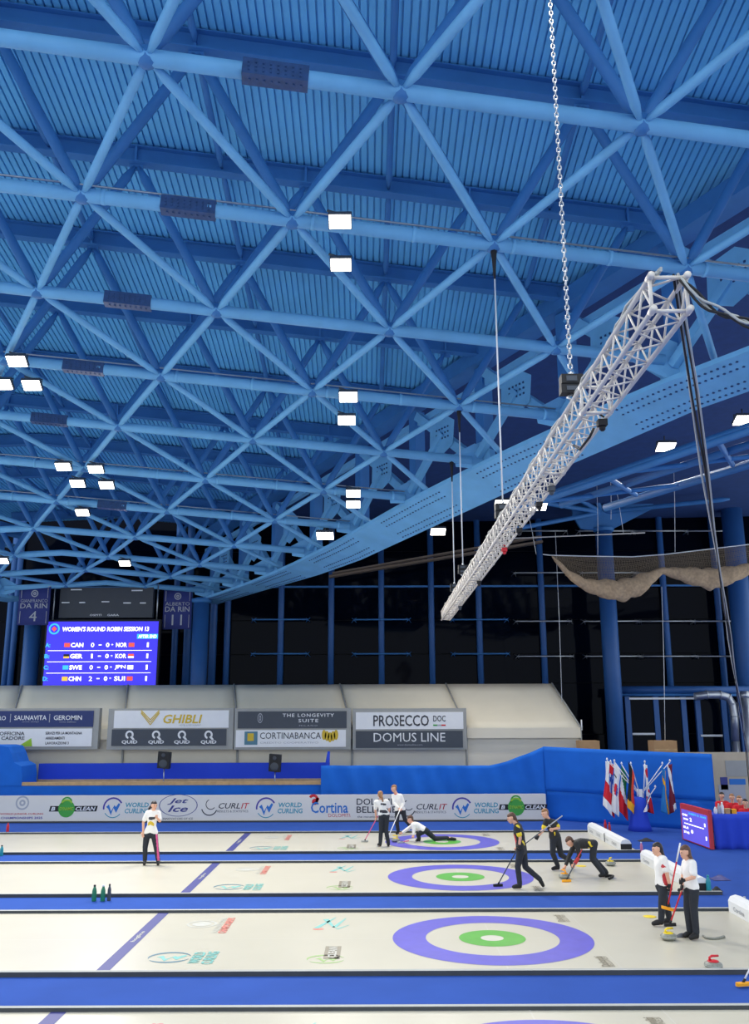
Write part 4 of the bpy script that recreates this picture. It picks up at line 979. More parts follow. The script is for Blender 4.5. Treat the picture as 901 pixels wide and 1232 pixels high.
# folding chair seen before the cloth
p = onz(866, 1019); t = thing('folding_chair', 'dark folding chair standing against the blue table cloth', 'chair', p)
b = MB(); b.box((p.x-.2, p.y-.25, .44), (p.x+.22, p.y+.1, .47)); b.build('seat', M['black'], t)
b = MB(); b.box((p.x+.2, p.y-.22, .62), (p.x+.23, p.y+.08, .85)); b.build('backrest', M['black'], t)
for dx, dy in ((-.18, -.22), (.2, -.22), (-.18, .08), (.2, .08)):
    b = MB(); b.tube((p.x+dx, p.y+dy, -.02), (p.x+dx+(.02 if dx > 0 else 0), p.y+dy, .85 if dx > 0 else .44), .012, n=6); b.build('leg', M['slate'], t)

# ================================================================ white rigging truss
TN = ondep(806, 352, 7.2); dF = ray(536, 741); TF = CAM+dF*((TN.z-CAM.z)/dF.z)
td = (TF-TN).normalized(); ts = td.cross(V((0, 0, 1))).normalized(); tu = V((0, 0, 1)); TS = .147
TL_ = (TF-TN).length
t = thing('rigging_truss', 'long white aluminium box truss hanging across the hall under the roof', 'truss', TN)
cor = [ts*a+tu*b_ for a, b_ in ((-TS, -TS), (TS, -TS), (TS, TS), (-TS, TS))]
for c in cor:
    b = MB(); b.tube(TN+c, TF+c, .022, n=8); b.build('main_tube', M['alu'], t)
step = .225; n = int(TL_/step); far = MB()
for k in range(n):
    p, q = TN+td*(step*k), TN+td*(step*(k+1))
    for i in range(4):
        c0, c1 = cor[i], cor[(i+1) % 4]
        a, e = (p+c0, q+c1) if (k+i) % 2 == 0 else (p+c1, q+c0)
        if k < 60:
            b = MB(); b.tube(a, e, .0098, n=5); b.build('lacing', M['alu'], t)
        else: far.tube(a, e, .0098, n=4)
far.build('far_lacing', M['alu'], t)['kind'] = 'stuff'
k = 0
while k*2.5 < TL_:
    p = TN+td*min(k*2.5+.03, TL_-.02); b = MB()
    for i in range(4): b.tube(p+cor[i], p+cor[(i+1) % 4], .016, n=6); b.lathe(p+cor[i]-td*.06, [(.029, 0), (.029, .1)], 8, 0, td)
    b.build('end_frame', M['alu'], t); k += 1
# a point of the truss from the pixel column it shows in
def on_truss(px):
    best = min((abs((lambda d: 450.5+FPX*d.dot(CR)/d.dot(CF))(TN+td*(TL_*i/600)-CAM)-px), i) for i in range(601)); return TN+td*(TL_*best[1]/600)

# chain hoists, chains and steel ropes
def chain(top, bot, label, m='galv', link=.085, r=.009):
    b = MB(); L = (top-bot).length; n = int(L/(link*.72)); d = (bot-top).normalized(); _, s, u = frame_of(d)
    for k in range(n):
        c = top+d*(link*.72*(k+.5)); a = s if k % 2 else u
        b.path([c-d*link*.5, c-d*link*.2+a*.021, c+d*link*.2+a*.021, c+d*link*.5, c+d*link*.2-a*.021, c-d*link*.2-a*.021, c-d*link*.5], r, 4, caps=False)
    o = b.build('hoist_chain', M[m]); tag(o, label, 'chain'); return o
def hoist(p, label, s=.16):
    t = thing('chain_hoist', label, 'hoist', p-V((0, 0, s)), 'black chain hoists on the truss')
    b = MB(); b.obox(p, V((s*1.25, 0, 0)), V((0, s*.8, 0)), V((0, 0, s*.55))); b.obox(p-V((.02, 0, s*1.15)), V((s*1.1, 0, 0)), V((0, s*.75, 0)), V((0, 0, s*.5))); b.build('motor_box', M['rubber'], t)
    b = MB(); b.obox(p+V((-s*.1, -s*.83, .0)), V((s*.6, 0, 0)), V((0, .004, 0)), V((0, 0, s*.3))); b.obox(p+V((-s*.1, -s*.8, -s*1.15)), V((s*.6, 0, 0)), V((0, .004, 0)), V((0, 0, s*.25))); b.build('label_plate', M['slate'], t)
    b = MB(); b.tube(p+V((0, 0, s*.5)), p+V((0, 0, s*1.0)), .03, n=6); b.path([p-V((0, 0, s*1.6)), p-V((.05, 0, s*2)), p-V((0, 0, s*2.4)), p-V((-.05, 0, s*2))], .018, 6); b.build('hook', M['galv'], t)
    return t
dep = (on_truss(700)-CAM).dot(CF)
hp = ondep(687, 458, dep-.05)
hoist(hp, 'black twin chain hoist hanging at the upper part of the white truss', .1)
tp = V((hp.x-.02, hp.y-.0, 15.6)); tp = hp+V((-.0, 0, 6.2))
chain(tp, hp+V((0, 0, .1)), 'long steel chain dropping from roof to the upper hoist')
for (uu, vv), lab, cl, hs in (((1.5, 1), 'steel rope dropping from a roof node to the middle of the truss', 'middle', .12), ((1.5, 3), 'steel rope holding the lower part of the truss, right of its neighbour', 'lower right', .1), ((1.53, 4), 'steel rope holding the lower end of the truss, left of its neighbour', 'lower left', .1)):
    nd = node(uu, vv); h = V((nd.x, nd.y, TN.z+TS+.28)); hoist(h, 'black chain hoist on the %s part of the white truss' % cl, hs)
    t = thing('steel_rope', lab, 'rope', h+V((0, 0, hs)), 'steel ropes of the truss')
    b = MB(); b.tube(h+V((0, 0, hs)), V((nd.x, nd.y, nd.z-.1)), .016, n=5); b.build('rope', M['white'], t)
    b = MB(); b.path([nd, nd-V((0, 0, .3)), nd-V((0, 0, .75))], [.09, .05, .02], 6); b.build('sling', M['rubber'], t)
# small lamps and clamps on the truss
for k, (px, m) in enumerate(((712, 'rubber'), (640, 'rubber'), (654, 'slate'), (617, 'rubber'), (571, 'rubber'), (549, 'slate'), (600, 'red'))):
    q = on_truss(px)+ts*(.1)-V((0, 0, TS+.06)); lab = ['black clamp under the truss below the upper hoist', 'small black fixture under the middle of the truss', 'grey clamp under the middle of the truss', 'small black fixture near the two lamps on the truss', 'black clamp on the lower third of the truss', 'grey clamp near the lower end of the truss', 'small red strap hanging from the truss'][k]
    b = MB(); b.obox(q, (.05, 0, 0), (0, .05, 0), (0, 0, .035)); b.lathe(q-V((0, 0, .09)), [(.02, 0), (.035, .02), (.035, .06)], 8); b.path([q, q+V((.04, 0, .06)), q+V((-.02, 0, .1))], .012, 6); tag(b.build('truss_clamp', M[m]), lab, 'clamp')
# cable bundle sagging from the truss end and cables lying along the truss
b = MB(); e = TN+V((.1, 0, .1)); q = ondep(905, 389, 7.0); far2 = ondep(960, 400, 7.0)
for k in range(4):
    o = V((.014*math.cos(k*1.6), .014*math.sin(k*1.6), .016*math.sin(k*2.3)))
    pts = [e+(q-e)*s+V((0, 0, -.08*math.sin(s*math.pi)+.03*math.sin(s*9+k)))+o for s in [i/10 for i in range(11)]]+[far2+o]
    b.path(pts, .011, 6, mi=k % 2)
tag(b.build('cable_bundle', [M['rubber'], M['foamtop']]), 'black and grey cable bundle leaving the truss end towards the right', 'cable')
e = TN+td*.05+V((.08, 0, .18)); q = ony(898, 905, 14.0); q2 = onz(902, 1010); 
b = MB()
for k in range(4):
    o = V((.017*math.cos(k*1.6+1), .017*math.sin(k*1.6), 0)); pts = []
    for i in range(15):
        s = i/14; p = e.lerp(q, s)+V((.02*math.sin(s*20+k*2), 0, 0))+o*(1+.3*math.sin(s*12)); pts.append(p)
    b.path(pts+[V((q.x+.05, q.y+.1, .0))+o], .012 if k else .014, 6, mi=k % 2)
tag(b.build('hanging_cable', [M['rubber'], M['foamtop']]), 'thick black hanging cable running from the truss end to the floor', 'cable')
b = MB()
for k in range(3):
    pts = [TN+td*(i*.35)+ts*(.05*math.sin(i*1.3+k)-.1)+V((0, 0, TS+.03+.02*k)) for i in range(int(TL_/.35))]; b.path(pts, .013, 5)
tag(b.build('truss_cable', M['foamtop']), 'grey cables lying along the top of the white truss', 'cable')
b = MB(); p = on_truss(703)-V((0, 0, TS)); b.path([p+ts*.1, p+V((.05, 0, -.1)), p+td*.3+V((0, 0, -.16)), p+td*.6+V((0, 0, -.02))], .016, 6); tag(b.build('cable_loop', M['rubber']), 'short black cable loop under the upper truss', 'cable')

# ================================================================ hanging safety net
NY = 22.0
def np_(px, py): return ony(px, py, NY)
t = thing('safety_net', 'beige safety net gathered along a rope in front of the dark windows', 'net', np_(780, 720))
top = [(662, 668), (700, 669), (760, 670), (800, 667), (850, 661), (901, 655), (960, 648)]
mid = [(664, 669), (685, 687), (705, 697), (740, 699), (770, 692), (797, 683), (830, 684), (870, 684), (901, 678), (960, 670)]
low = [(664, 670), (686, 698), (697, 706), (720, 718), (745, 723), (770, 716), (797, 690), (830, 703), (855, 709), (880, 702), (901, 690), (960, 684)]
def curve(c, px): return float(np.interp(px, [a for a, _ in c], [y for _, y in c]))
b = MB(); b.path([np_(px, y) for px, y in [(653, 667)]+top], .025, 6); b.build('top_rope', M['white'], t)
b = MB(); x = 664
while x < 955:
    a, c = np_(x, curve(top, x)), np_(x+3, curve(mid, x+3)); b.path([a, a.lerp(c, .5)+V((0, .06, -.03)), c], .0045, 3, caps=False)
    c = np_(x-3 if x > 668 else x, curve(mid, x-3)); b.path([a, a.lerp(c, .5)+V((0, .06, -.03)), c], .0045, 3, caps=False); x += 1.5
for k in range(1, 14):
    s = k/14; b.path([np_(px, curve(top, px)*(1-s)+curve(mid, px)*s)+V((0, .05*math.sin(s*3), 0)) for px in range(664, 956, 8)], .0045, 3, caps=False)
b.build('netting', M['net'], t)['kind'] = 'stuff'
def roll(u, v):
    px = 664+291*u; a = v*2*math.pi; ym, yl = curve(mid, px), curve(low, px)
    p, q = np_(px, ym-.6), np_(px, yl+.6); c = p.lerp(q, .5); h = (p.z-q.z)/2
    rr = 1+.10*math.sin(u*90+3*math.sin(a))+.06*math.sin(u*37+a*3)
    return V((c.x+.03*math.sin(u*60+a), c.y+math.sin(a)*(.1+h*.45)*rr, c.z+math.cos(a)*h*rr))
b = MB(); b.grid(roll, 160, 14); b.build('gathered_net', M['netroll'], t)
for px, y2, lab in ((0, 0, ''),): pass
# thin pipe and wires of the net rigging
b = MB(); b.tube(ony(612, 648, NY+.6), ony(776, 641, NY+.6), .03, n=6); tag(b.build('net_batten', M['alu']), 'thin pale horizontal pipe above the left end of the net', 'pipe')
for (xa, ya, xb, yb, Y, lab) in ((634, 612, 645, 667, NY, 'thin wire from the truss to the left end of the net'), (738, 570, 750, 642, NY+.6, 'right-hand thin wire holding the pipe above the net'), (734, 568, 735, 625, NY+.6, 'short slack wire left of the pipe wires'), (718, 585, 719, 668, NY, 'thin wire above the middle of the net'), (810, 545, 812, 664, NY, 'thin wire from the lamp down to the net'), (668, 640, 676, 845, NY+1, 'long thin wire reaching down beside the tent end'), (796, 706, 800, 891, 20.6, 'long thin wire reaching down to the cardboard box')):
    b = MB(); b.path([ony(xa, ya, Y), ony((xa+xb)/2+.6, (ya+yb)/2, Y), ony(xb, yb, Y)], .012, 5); tag(b.build('rigging_wire', M['white']), lab, 'wire', 'thin rigging wires')

# ================================================================ people
def ico_verts():
    bm = bmesh.new(); bmesh.ops.create_icosphere(bm, subdivisions=2, radius=1.0); v = [x.co.copy() for x in bm.verts]; bm.free(); return v
ICO = ico_verts()
class Blob:
    """convex hulls of spheres, fused into one continuous skin"""
    def __init__(self): self.v = []; self.f = []
    def hull(self, sph):
        bm = bmesh.new()
        for c, r in sph:
            rr = r if hasattr(r, '__len__') else (r, r, r)
            for d in ICO: bm.verts.new((c[0]+d.x*rr[0], c[1]+d.y*rr[1], c[2]+d.z*rr[2]))
        res = bmesh.ops.convex_hull(bm, input=list(bm.verts))
        bmesh.ops.delete(bm, geom=[g for g in res['geom_interior'] if isinstance(g, bmesh.types.BMVert)], context='VERTS')
        bm.verts.index_update(); o = len(self.v); self.v += [tuple(x.co) for x in bm.verts]
        self.f += [[x.index+o for x in fc.verts] for fc in bm.faces]; bm.free()
    def chain(self, pts, rs):
        for i in range(len(pts)-1): self.hull([(pts[i], rs[i]), (pts[i+1], rs[i+1])])
    def build(self, name, mats, parent, voxel=.014, paint=None, smooth=3):
        me = bpy.data.meshes.new(name); me.from_pydata(self.v, [], self.f)
        ob = bpy.data.objects.new(name, me); COL.objects.link(ob)
        md = ob.modifiers.new('r', 'REMESH'); md.mode = 'VOXEL'; md.voxel_size = voxel; md.use_smooth_shade = True
        ms = ob.modifiers.new('s', 'SMOOTH'); ms.iterations = smooth; ms.factor = .5
        dg = bpy.context.evaluated_depsgraph_get()
        m2 = bpy.data.meshes.new_from_object(ob.evaluated_get(dg)); bpy.data.objects.remove(ob); bpy.data.meshes.remove(me)
        m2.name = name; m2.materials.clear()
        mats = mats if isinstance(mats, (list, tuple)) else [mats]
        for x in mats: m2.materials.append(x)
        n = len(m2.polygons); idx = np.zeros(n, dtype=np.int32)
        if paint:
            ce = np.empty(n*3, dtype=np.float32); m2.polygons.foreach_get('center', ce); ce = ce.reshape(-1, 3)
            for p, q, r, mi in paint:
                p = np.array(p); d = np.array(q)-p; L2 = max(d@d, 1e-9); s = np.clip(((ce-p)@d)/L2, 0, 1)
                idx[np.linalg.norm(ce-(p+np.outer(s, d)), axis=1) < r] = mi
        m2.polygons.foreach_set('material_index', idx); m2.polygons.foreach_set('use_smooth', np.ones(n, dtype=bool)); m2.update()
        return link(name, m2, parent)

def hand(B, wrist, d, palm_n, grip=True, scale=1.0):
    """palm, four unequal fingers and a thumb"""
    d = d.normalized(); n = (palm_n-d*palm_n.dot(d)).normalized(); s = d.cross(n)
    w = wrist; k = scale
    B.hull([(w, .026*k), (w+d*.075*k+s*.026*k, .017*k), (w+d*.08*k-s*.026*k, .017*k), (w+d*.03*k, .028*k)])
    for i, ln in enumerate((.034, .040, .037, .028)):
        b0 = w+d*.08*k+s*(.027-.018*i)*k
        if grip: p1 = b0+(d*.7+n*.7).normalized()*ln*k; p2 = p1+(n*.75-d*.65).normalized()*ln*.9*k; p3 = p2+(-d*.9-n*.2).normalized()*ln*.6*k
        else: p1 = b0+(d*.95+n*.2).normalized()*ln*1.1*k; p2 = p1+(d*.85+n*.5).normalized()*ln*.8*k; p3 = p2+(d*.6+n*.7).normalized()*ln*.5*k
        B.chain([b0, p1, p2, p3], [.0105*k, .010*k, .009*k, .008*k])
    t0 = w+d*.03*k+s*.03*k; t1 = t0+(s*.7+d*.6+n*.3).normalized()*.035*k; t2 = t1+(d*.7+n*.6-s*.1).normalized()*.03*k
    B.chain([t0, t1, t2], [.014*k, .012*k, .0095*k])

def person(label, Y0, J, face, shirt, trousers, hair, sleeves='short', gloves=(), tail=None, paintS=None, paintT=None, shirt_cols=None, trouser_cols=None, grip=(True, True), legs=True, headr=1.0, bun=False):
    P = {}
    for k, v in J.items(): P[k] = ony(v[0], v[1], Y0+(v[2] if len(v) > 2 else 0))
    if legs:
        for s in 'lr':
            if 'to'+s in P and P['an'+s].z < .22:
                P['to'+s].z = .052; P['an'+s].z = max(P['an'+s].z, .095)
    mid = lambda a, b: (a+b)/2
    hip = mid(P['hil'], P['hir']); sh = mid(P['shl'], P['shr']); up = (sh-hip).normalized()
    t = thing('person', label, 'person', V((hip.x, hip.y, 0.0 if legs else hip.z-.2)))
    face = V(face).normalized()
    # ---- skin: one continuous figure
    B = Blob(); hd = P['head']; hu = (hd-sh).normalized(); hu = (hu+V((0, 0, .6))).normalized()
    fs = (face-hu*face.dot(hu)).normalized(); sd = fs.cross(hu); k = headr
    B.hull([(hd+hu*.03*k-fs*.015*k, .083*k), (hd+fs*.02*k, .08*k)])
    B.hull([(hd+fs*.03*k-hu*.01*k, .068*k), (hd+fs*.055*k-hu*.085*k, .034*k), (hd+fs*.01*k-hu*.06*k, .055*k)])
    B.hull([(hd+fs*.09*k+hu*.02*k, .009*k), (hd+fs*.105*k-hu*.025*k, .012*k), (hd+fs*.08*k-hu*.025*k, .018*k)])
    B.hull([(hd+fs*.09*k-hu*.058*k+sd*.018*k, .008*k), (hd+fs*.09*k-hu*.058*k-sd*.018*k, .008*k)])
    for s_ in (-1, 1): B.hull([(hd+sd*.083*s_*k+hu*.02*k-fs*.005*k, .014*k), (hd+sd*.08*s_*k-hu*.03*k, .011*k)])
    B.chain([hd-hu*.05*k, sh+up*.02], [.052*k, .058])
    chest = sh.lerp(hip, .28); waist = sh.lerp(hip, .62)
    il, ir = P['shl'].lerp(sh, .18), P['shr'].lerp(sh, .18)
    B.hull([(il, .062), (ir, .062), (chest, .112)]); B.hull([(chest, .115), (waist, .1)]); 
    hl, hr = P['hil'], P['hir']
    B.hull([(waist, .1), (hl, .088), (hr, .088)])
    fore = {}
    for s in 'lr':
        B.chain([P['sh'+s], P['el'+s], P['ha'+s]], [.052, .039, .028])
        fd = (P['ha'+s]-P['el'+s]).normalized(); fore[s] = fd
        pn = V((0, -.3, 0))+face*.6 if s == 'l' else V((0, .2, 0))+face*.6
        hand(B, P['ha'+s], fd, pn, grip[0] if s == 'l' else grip[1])
        if legs:
            B.chain([P['hi'+s], P['kn'+s], P['an'+s]], [.085, .058, .04])
            B.hull([(P['an'+s], .042), (P['to'+s], .032), (P['an'+s].lerp(P['to'+s], .1)-V((0, 0, .045)), .035)])
    B.build('body', M['skin'], t, .0095, smooth=2)
    # ---- face details
    b = MB()
    for s_ in (-1, 1): b.lathe(hd+fs*(.093*k)+sd*(.032*s_*k)+hu*.018*k, [(.004, -.006), (.011*k, 0), (.008*k, .006), (.002, .008)], 8, 0, fs)
    b.build('eyes', M['eye'], t)
    b = MB(); b.path([hd+fs*.1*k-hu*.058*k-sd*.02*k, hd+fs*.103*k-hu*.06*k, hd+fs*.1*k-hu*.058*k+sd*.02*k], [.004, .007, .004], 6); b.build('lips', M['lip'], t)
    # ---- hair
    H = Blob(); H.hull([(hd+hu*.045*k-fs*.03*k, .088*k), (hd+hu*.056*k+fs*.012*k, .068*k)]); H.hull([(hd+hu*.03*k-fs*.035*k, .088*k), (hd-hu*.05*k-fs*.045*k, .055*k)])
    if tail: H.chain([hd+hu*.03*k-fs*.085*k]+[ony(x, y, Y0+dy) for x, y, dy in tail], [.045*k]+[.034*k, .028*k, .018*k, .012*k][:len(tail)])
    if bun: H.hull([(hd+hu*.06*k-fs*.11*k, .04*k)])
    H.build('hair', M[hair], t, .012)
    # ---- shirt
    S = Blob(); e = .016
    S.hull([(il, .066+e), (ir, .066+e), (chest, .118+e)]); S.hull([(chest, .118+e), (waist, .108+e)]); S.hull([(waist, .108+e), (hl+up*.05, .088+e), (hr+up*.05, .088+e)])
    S.hull([(sh+up*.03, .062+e*.6), (sh-up*.03, .08)])
    for s in 'lr':
        if sleeves == 'long': S.chain([P['sh'+s], P['el'+s], P['el'+s].lerp(P['ha'+s], .9)], [.056+e, .044+e, .032+e])
        else: S.chain([P['sh'+s], P['sh'+s].lerp(P['el'+s], .72)], [.056+e, .052+e])
    pS = [(P[a] if isinstance(a, str) else ony(a[0], a[1], Y0+a[2]), P[c] if isinstance(c, str) else ony(c[0], c[1], Y0+c[2]), r, mi) for a, c, r, mi in (paintS or [])]
    if shirt_cols and len(shirt_cols) > 0:
        for s in 'lr':
            if sleeves == 'short': q = P['sh'+s].lerp(P['el'+s], .70); pS.append((q, P['sh'+s].lerp(P['el'+s], .86), .075, 1))
    S.build('shirt', [M[shirt]]+[M[c] for c in (shirt_cols or [])], t, .0135, pS)
    # ---- trousers and shoes
    if legs:
        T = Blob(); T.hull([(waist.lerp(hip, .75), .1+e*.5), (hl, .093+e*.6), (hr, .093+e*.6)])
        for s in 'lr':
            T.chain([P['hi'+s], P['kn'+s], P['kn'+s].lerp(P['an'+s], .93)], [.09+e*.6, .066+e*.5, .052+e*.6])
        pT = [(P[a], P[c], r, mi) if isinstance(a, str) else (ony(a[0], a[1], Y0+a[2]), ony(c[0], c[1], Y0+c[2]), r, mi) for a, c, r, mi in (paintT or [])]
        T.build('trousers', [M[trousers]]+[M[c] for c in (trouser_cols or [])], t, .0135, pT)
        for s in 'lr':
            F = Blob(); a, q = P['an'+s], P['to'+s]; low = min(.0, 0); dz = V((0, 0, .048))
            F.hull([(a-dz*.6, .05), (q, .043), (a.lerp(q, .5), .048)]); F.hull([(a, .05), (a-dz*.7, .05)])
            o = F.build('shoe', [M['rubber']], t, .012)
    for s in gloves:
        G = Blob(); hand(G, P['ha'+s]-fore[s]*.02, fore[s], V((0, -.3, 0))+face*.6 if s == 'l' else V((0, .2, 0))+face*.6, True, 1.18); G.build('glove', M['rubber'], t, .010, smooth=1)
    return t, P

def broom(label, top, head, Yt, Yh, cols=('red', 'white'), brush='orange', split=.45, onice=True, brush_dir=(1, .2, 0)):
    a, c = ony(top[0], top[1], Yt), ony(head[0], head[1], Yh)
    if onice: c.z = .045
    t = thing('curling_broom', label, 'broom', V((c.x, c.y, max(c.z-.045, 0))), 'curling brooms')
    m_ = a.lerp(c, split)
    b = MB(); b.tube(a, m_, .0155, n=8); b.build('upper_handle', M[cols[1]], t)
    b = MB(); b.tube(m_, c, .0145, n=8); b.build('lower_handle', M[cols[0]], t)
    bd = V(brush_dir).normalized(); sd = bd.cross(V((0, 0, 1)))
    b = MB()
    sec = [(-.115, .018), (-.10, .030), (-.05, .035), (0, .036), (.05, .035), (.10, .030), (.115, .018)]
    vs = []; 
    for x, r in sec:
        for z in (-.04, -.005, .012): 
            for s_ in (-1, 1): vs.append(c+bd*x+sd*(r*s_*(1 if z < 0 else .7))+V((0, 0, z)))
    fs = []
    for i in range(len(sec)-1):
        o, q = i*6, (i+1)*6
        for x, y in ((0, 2), (2, 4), (4, 5), (5, 3), (3, 1), (1, 0)): fs.append((o+x, o+y, q+y, q+x))
    fs += [(0, 1, 3, 5, 4, 2), tuple((len(sec)-1)*6+i for i in (2, 4, 5, 3, 1, 0))]
    b.add(vs, fs); b.build('brush_head', M[brush], t)
    b = MB(); b.tube(c+V((0, 0, .0)), c+(a-c).normalized()*.07, .02, n=8); b.build('swivel_joint', M['rubber'], t)
    return t

def cr(x0, y0, s): return lambda x, y, d=0: (x0+x/s, y0+y/s, d)
# standing player at left
q = cr(155, 955, 12.97)
person('player in white shirt with pink stripe on black trousers standing at the left', 8.33, dict(head=q(395, 185), shl=q(290, 300, .02), shr=q(462, 300), ell=q(228, 440), hal=q(222, 590, -.05), elr=q(482, 425, -.06), har=q(440, 375, -.22),
 hil=q(285, 635), hir=q(395, 635), knl=q(255, 830), knr=q(425, 830, -.03), anl=q(250, 1050), anr=q(458, 1050, -.03), tol=q(240, 1100, -.16), tor=q(455, 1100, -.2)), (.55, -.8, -.02), 'shirtw', 'trouser', 'hairdark',
 tail=[(179.5, 973, .08), (178.8, 976, .1)], shirt_cols=['shirtw', 'gold', 'ink'], paintS=[(q(250, 510, -.12), q(335, 450, -.13), .045, 2), (q(335, 450, -.13), q(420, 510, -.12), .045, 2), (q(320, 385, -.13), q(400, 380, -.13), .045, 3)], trouser_cols=['pink'], paintT=[(q(445, 640, -.06), q(462, 850, -.1), .045, 1), (q(462, 850, -.1), q(465, 1050, -.1), .045, 1)], grip=(False, False))
# farthest sheet: player seen from behind
q = cr(430, 935, 6.93)
person('player seen from behind in white shirt sweeping on the farthest sheet', 11.55, dict(head=q(190, 148), shl=q(155, 208), shr=q(248, 205), ell=q(150, 275, .1), hal=q(155, 335, .2), elr=q(268, 255, .05), har=q(258, 305, .2), hil=q(200, 320), hir=q(243, 320), knl=q(197, 440), knr=q(238, 440), anl=q(190, 560), anr=q(258, 560), tol=q(175, 578, .12), tor=q(255, 578, .15)), (-.3, .95, 0), 'shirtw', 'trouser', 'hairblond',
 tail=[(459.5, 959, -.16), (460.5, 964, -.16)], shirt_cols=['shirtw', 'ink'], paintS=[(q(185, 285, -.11), q(260, 288, -.11), .045, 2), (q(200, 225, -.11), q(235, 228, -.11), .03, 2)])
broom('broom with violet handle reaching left over the farthest sheet', (454.5, 982), (438.7, 1002.5), 11.75, 12.6, ('pink', 'pink'), 'foamtop')
# player walking behind
person('player in long-sleeved white top walking along the advertising board', 14.5, dict(head=q(303, 95), shl=q(300, 155), shr=q(362, 158), ell=q(305, 215, -.1), hal=q(345, 258, -.25), elr=q(383, 215), har=q(368, 262, -.15), hil=q(335, 282), hir=q(380, 282), knl=q(328, 375, -.05), knr=q(395, 350), anl=q(340, 455), anr=q(432, 395, .1), tol=q(325, 470, -.12), tor=q(428, 425, .05)), (-.75, -.6, -.1), 'shirtw', 'trouser', 'hairblond', sleeves='long', shirt_cols=['red', 'shirtw'], paintS=[(q(312, 128, -.05), q(318, 132, -.05), .06, 1)], bun=True)
broom('broom with white handle of the player walking by the board', (482.5, 971), (466.5, 1001), 14.2, 13.2, ('white', 'white'), 'foamtop')
# sliding player
person('player in white shirt sliding low behind a stone on the farthest sheet', 12.7, dict(head=q(440, 352), shl=q(462, 400, -.18), shr=q(478, 392, .18), ell=q(470, 440, -.22), hal=q(468, 478, -.26), elr=q(425, 428, .1), har=q(375, 462, .02), hil=q(560, 445, -.08), hir=q(575, 450, .1), knl=q(505, 478, -.1), knr=q(645, 512, .1), anl=q(515, 518, -.1), anr=q(755, 518, .1), tol=q(490, 533, -.1), tor=q(815, 533, .1)), (-1, -.25, .05), 'shirtw', 'trouser', 'hairbrown', sleeves='long')
broom('broom lying flat beside the sliding player', (500.5, 1010.5), (482, 1013.8), 12.35, 12.3, ('pink', 'white'), 'foamtop')
# three players in black
q = cr(595, 965, 10.7)
KB = ['yellow', 'yellow', 'dred']
person('player in black with bare arm striding at left of the black-clad trio', 4.75, dict(head=q(215, 205), shl=q(285, 315, -.17), shr=q(310, 310, .17), ell=q(330, 460, -.22), hal=q(318, 560, -.2), elr=q(300, 450, .25), har=q(285, 560, .15), hil=q(335, 625, -.09), hir=q(365, 625, .09), knl=q(298, 830, -.09), knr=q(395, 835, .09), anl=q(325, 1070, -.09), anr=q(590, 1000, .09), tol=q(245, 1110, -.09), tor=q(625, 1105, .09)), (-1, -.15, -.25), 'shirtb', 'trouser', 'hairbrown', tail=[(621.5, 988, 0), (624.5, 995, 0), (627, 1001, 0)],
 shirt_cols=KB, paintS=[(q(365, 510, -.12), q(420, 580, -.1), .025, 1), (q(290, 300, -.24), q(320, 320, -.22), .03, 2), (q(255, 440, -.02), q(290, 560, -.02), .05, 3)], gloves='l')
broom('dark broom of the striding player touching the violet ring', (626, 1015), (599, 1064), 4.6, 5.0, ('slate', 'slate'), 'rubber')
q = cr(635, 965, 8.19)
person('player in black holding a broom diagonally behind the other two', 7.2, dict(head=q(168, 112), shl=q(178, 190, -.05), shr=q(262, 200, .02), ell=q(150, 275, -.12), hal=q(100, 340, -.2), elr=q(306, 255, -.02), har=q(248, 266, -.2), hil=q(250, 360), hir=q(292, 355), knl=q(245, 505, -.05), knr=q(325, 520, .1), anl=q(298, 635), anr=q(425, 580, .2), tol=q(245, 668, -.05), tor=q(440, 630, .15)), (-.8, -.5, -.2), 'shirtb', 'trouser', 'hairblond',
 shirt_cols=KB+['white'], paintS=[(q(235, 300, -.15), q(240, 345, -.15), .018, 1), (q(265, 300, -.13), q(268, 345, -.13), .018, 1), (q(205, 230, -.15), q(215, 245, -.15), .03, 4)], gloves='l')
broom('broom held up diagonally by the rearmost player in black', (676.5, 981.5), (620, 1024), 7.0, 6.7, ('slate', 'palegrey'), 'rubber', onice=False)
person('player in black bending down with arms on a stone', 6.2, dict(head=q(412, 390), shl=q(480, 410, -.17), shr=q(468, 405, .17), ell=q(508, 520, -.2), hal=q(462, 610, -.12), elr=q(412, 520, .15), har=q(372, 625, .0), hil=q(652, 410, -.09), hir=q(648, 412, .09), knl=q(635, 560, -.1), knr=q(645, 555, .1), anl=q(745, 705, -.1), anr=q(775, 690, .12), tol=q(712, 748, -.1), tor=q(745, 735, .12)), (-.9, -.2, -.55), 'shirtb', 'trouser', 'hairbrown', sleeves='long',
 shirt_cols=KB, paintS=[(q(590, 380, -.15), q(640, 450, -.15), .03, 1), (q(615, 370, -.05), q(600, 470, -.1), .025, 1), (q(495, 560, -.2), q(470, 600, -.15), .05, 3)])
broom('broom of the bending player with an orange brush head beside the stone', (700, 1022), (681.5, 1060), 6.0, 5.55, ('slate', 'dred'), 'orange')
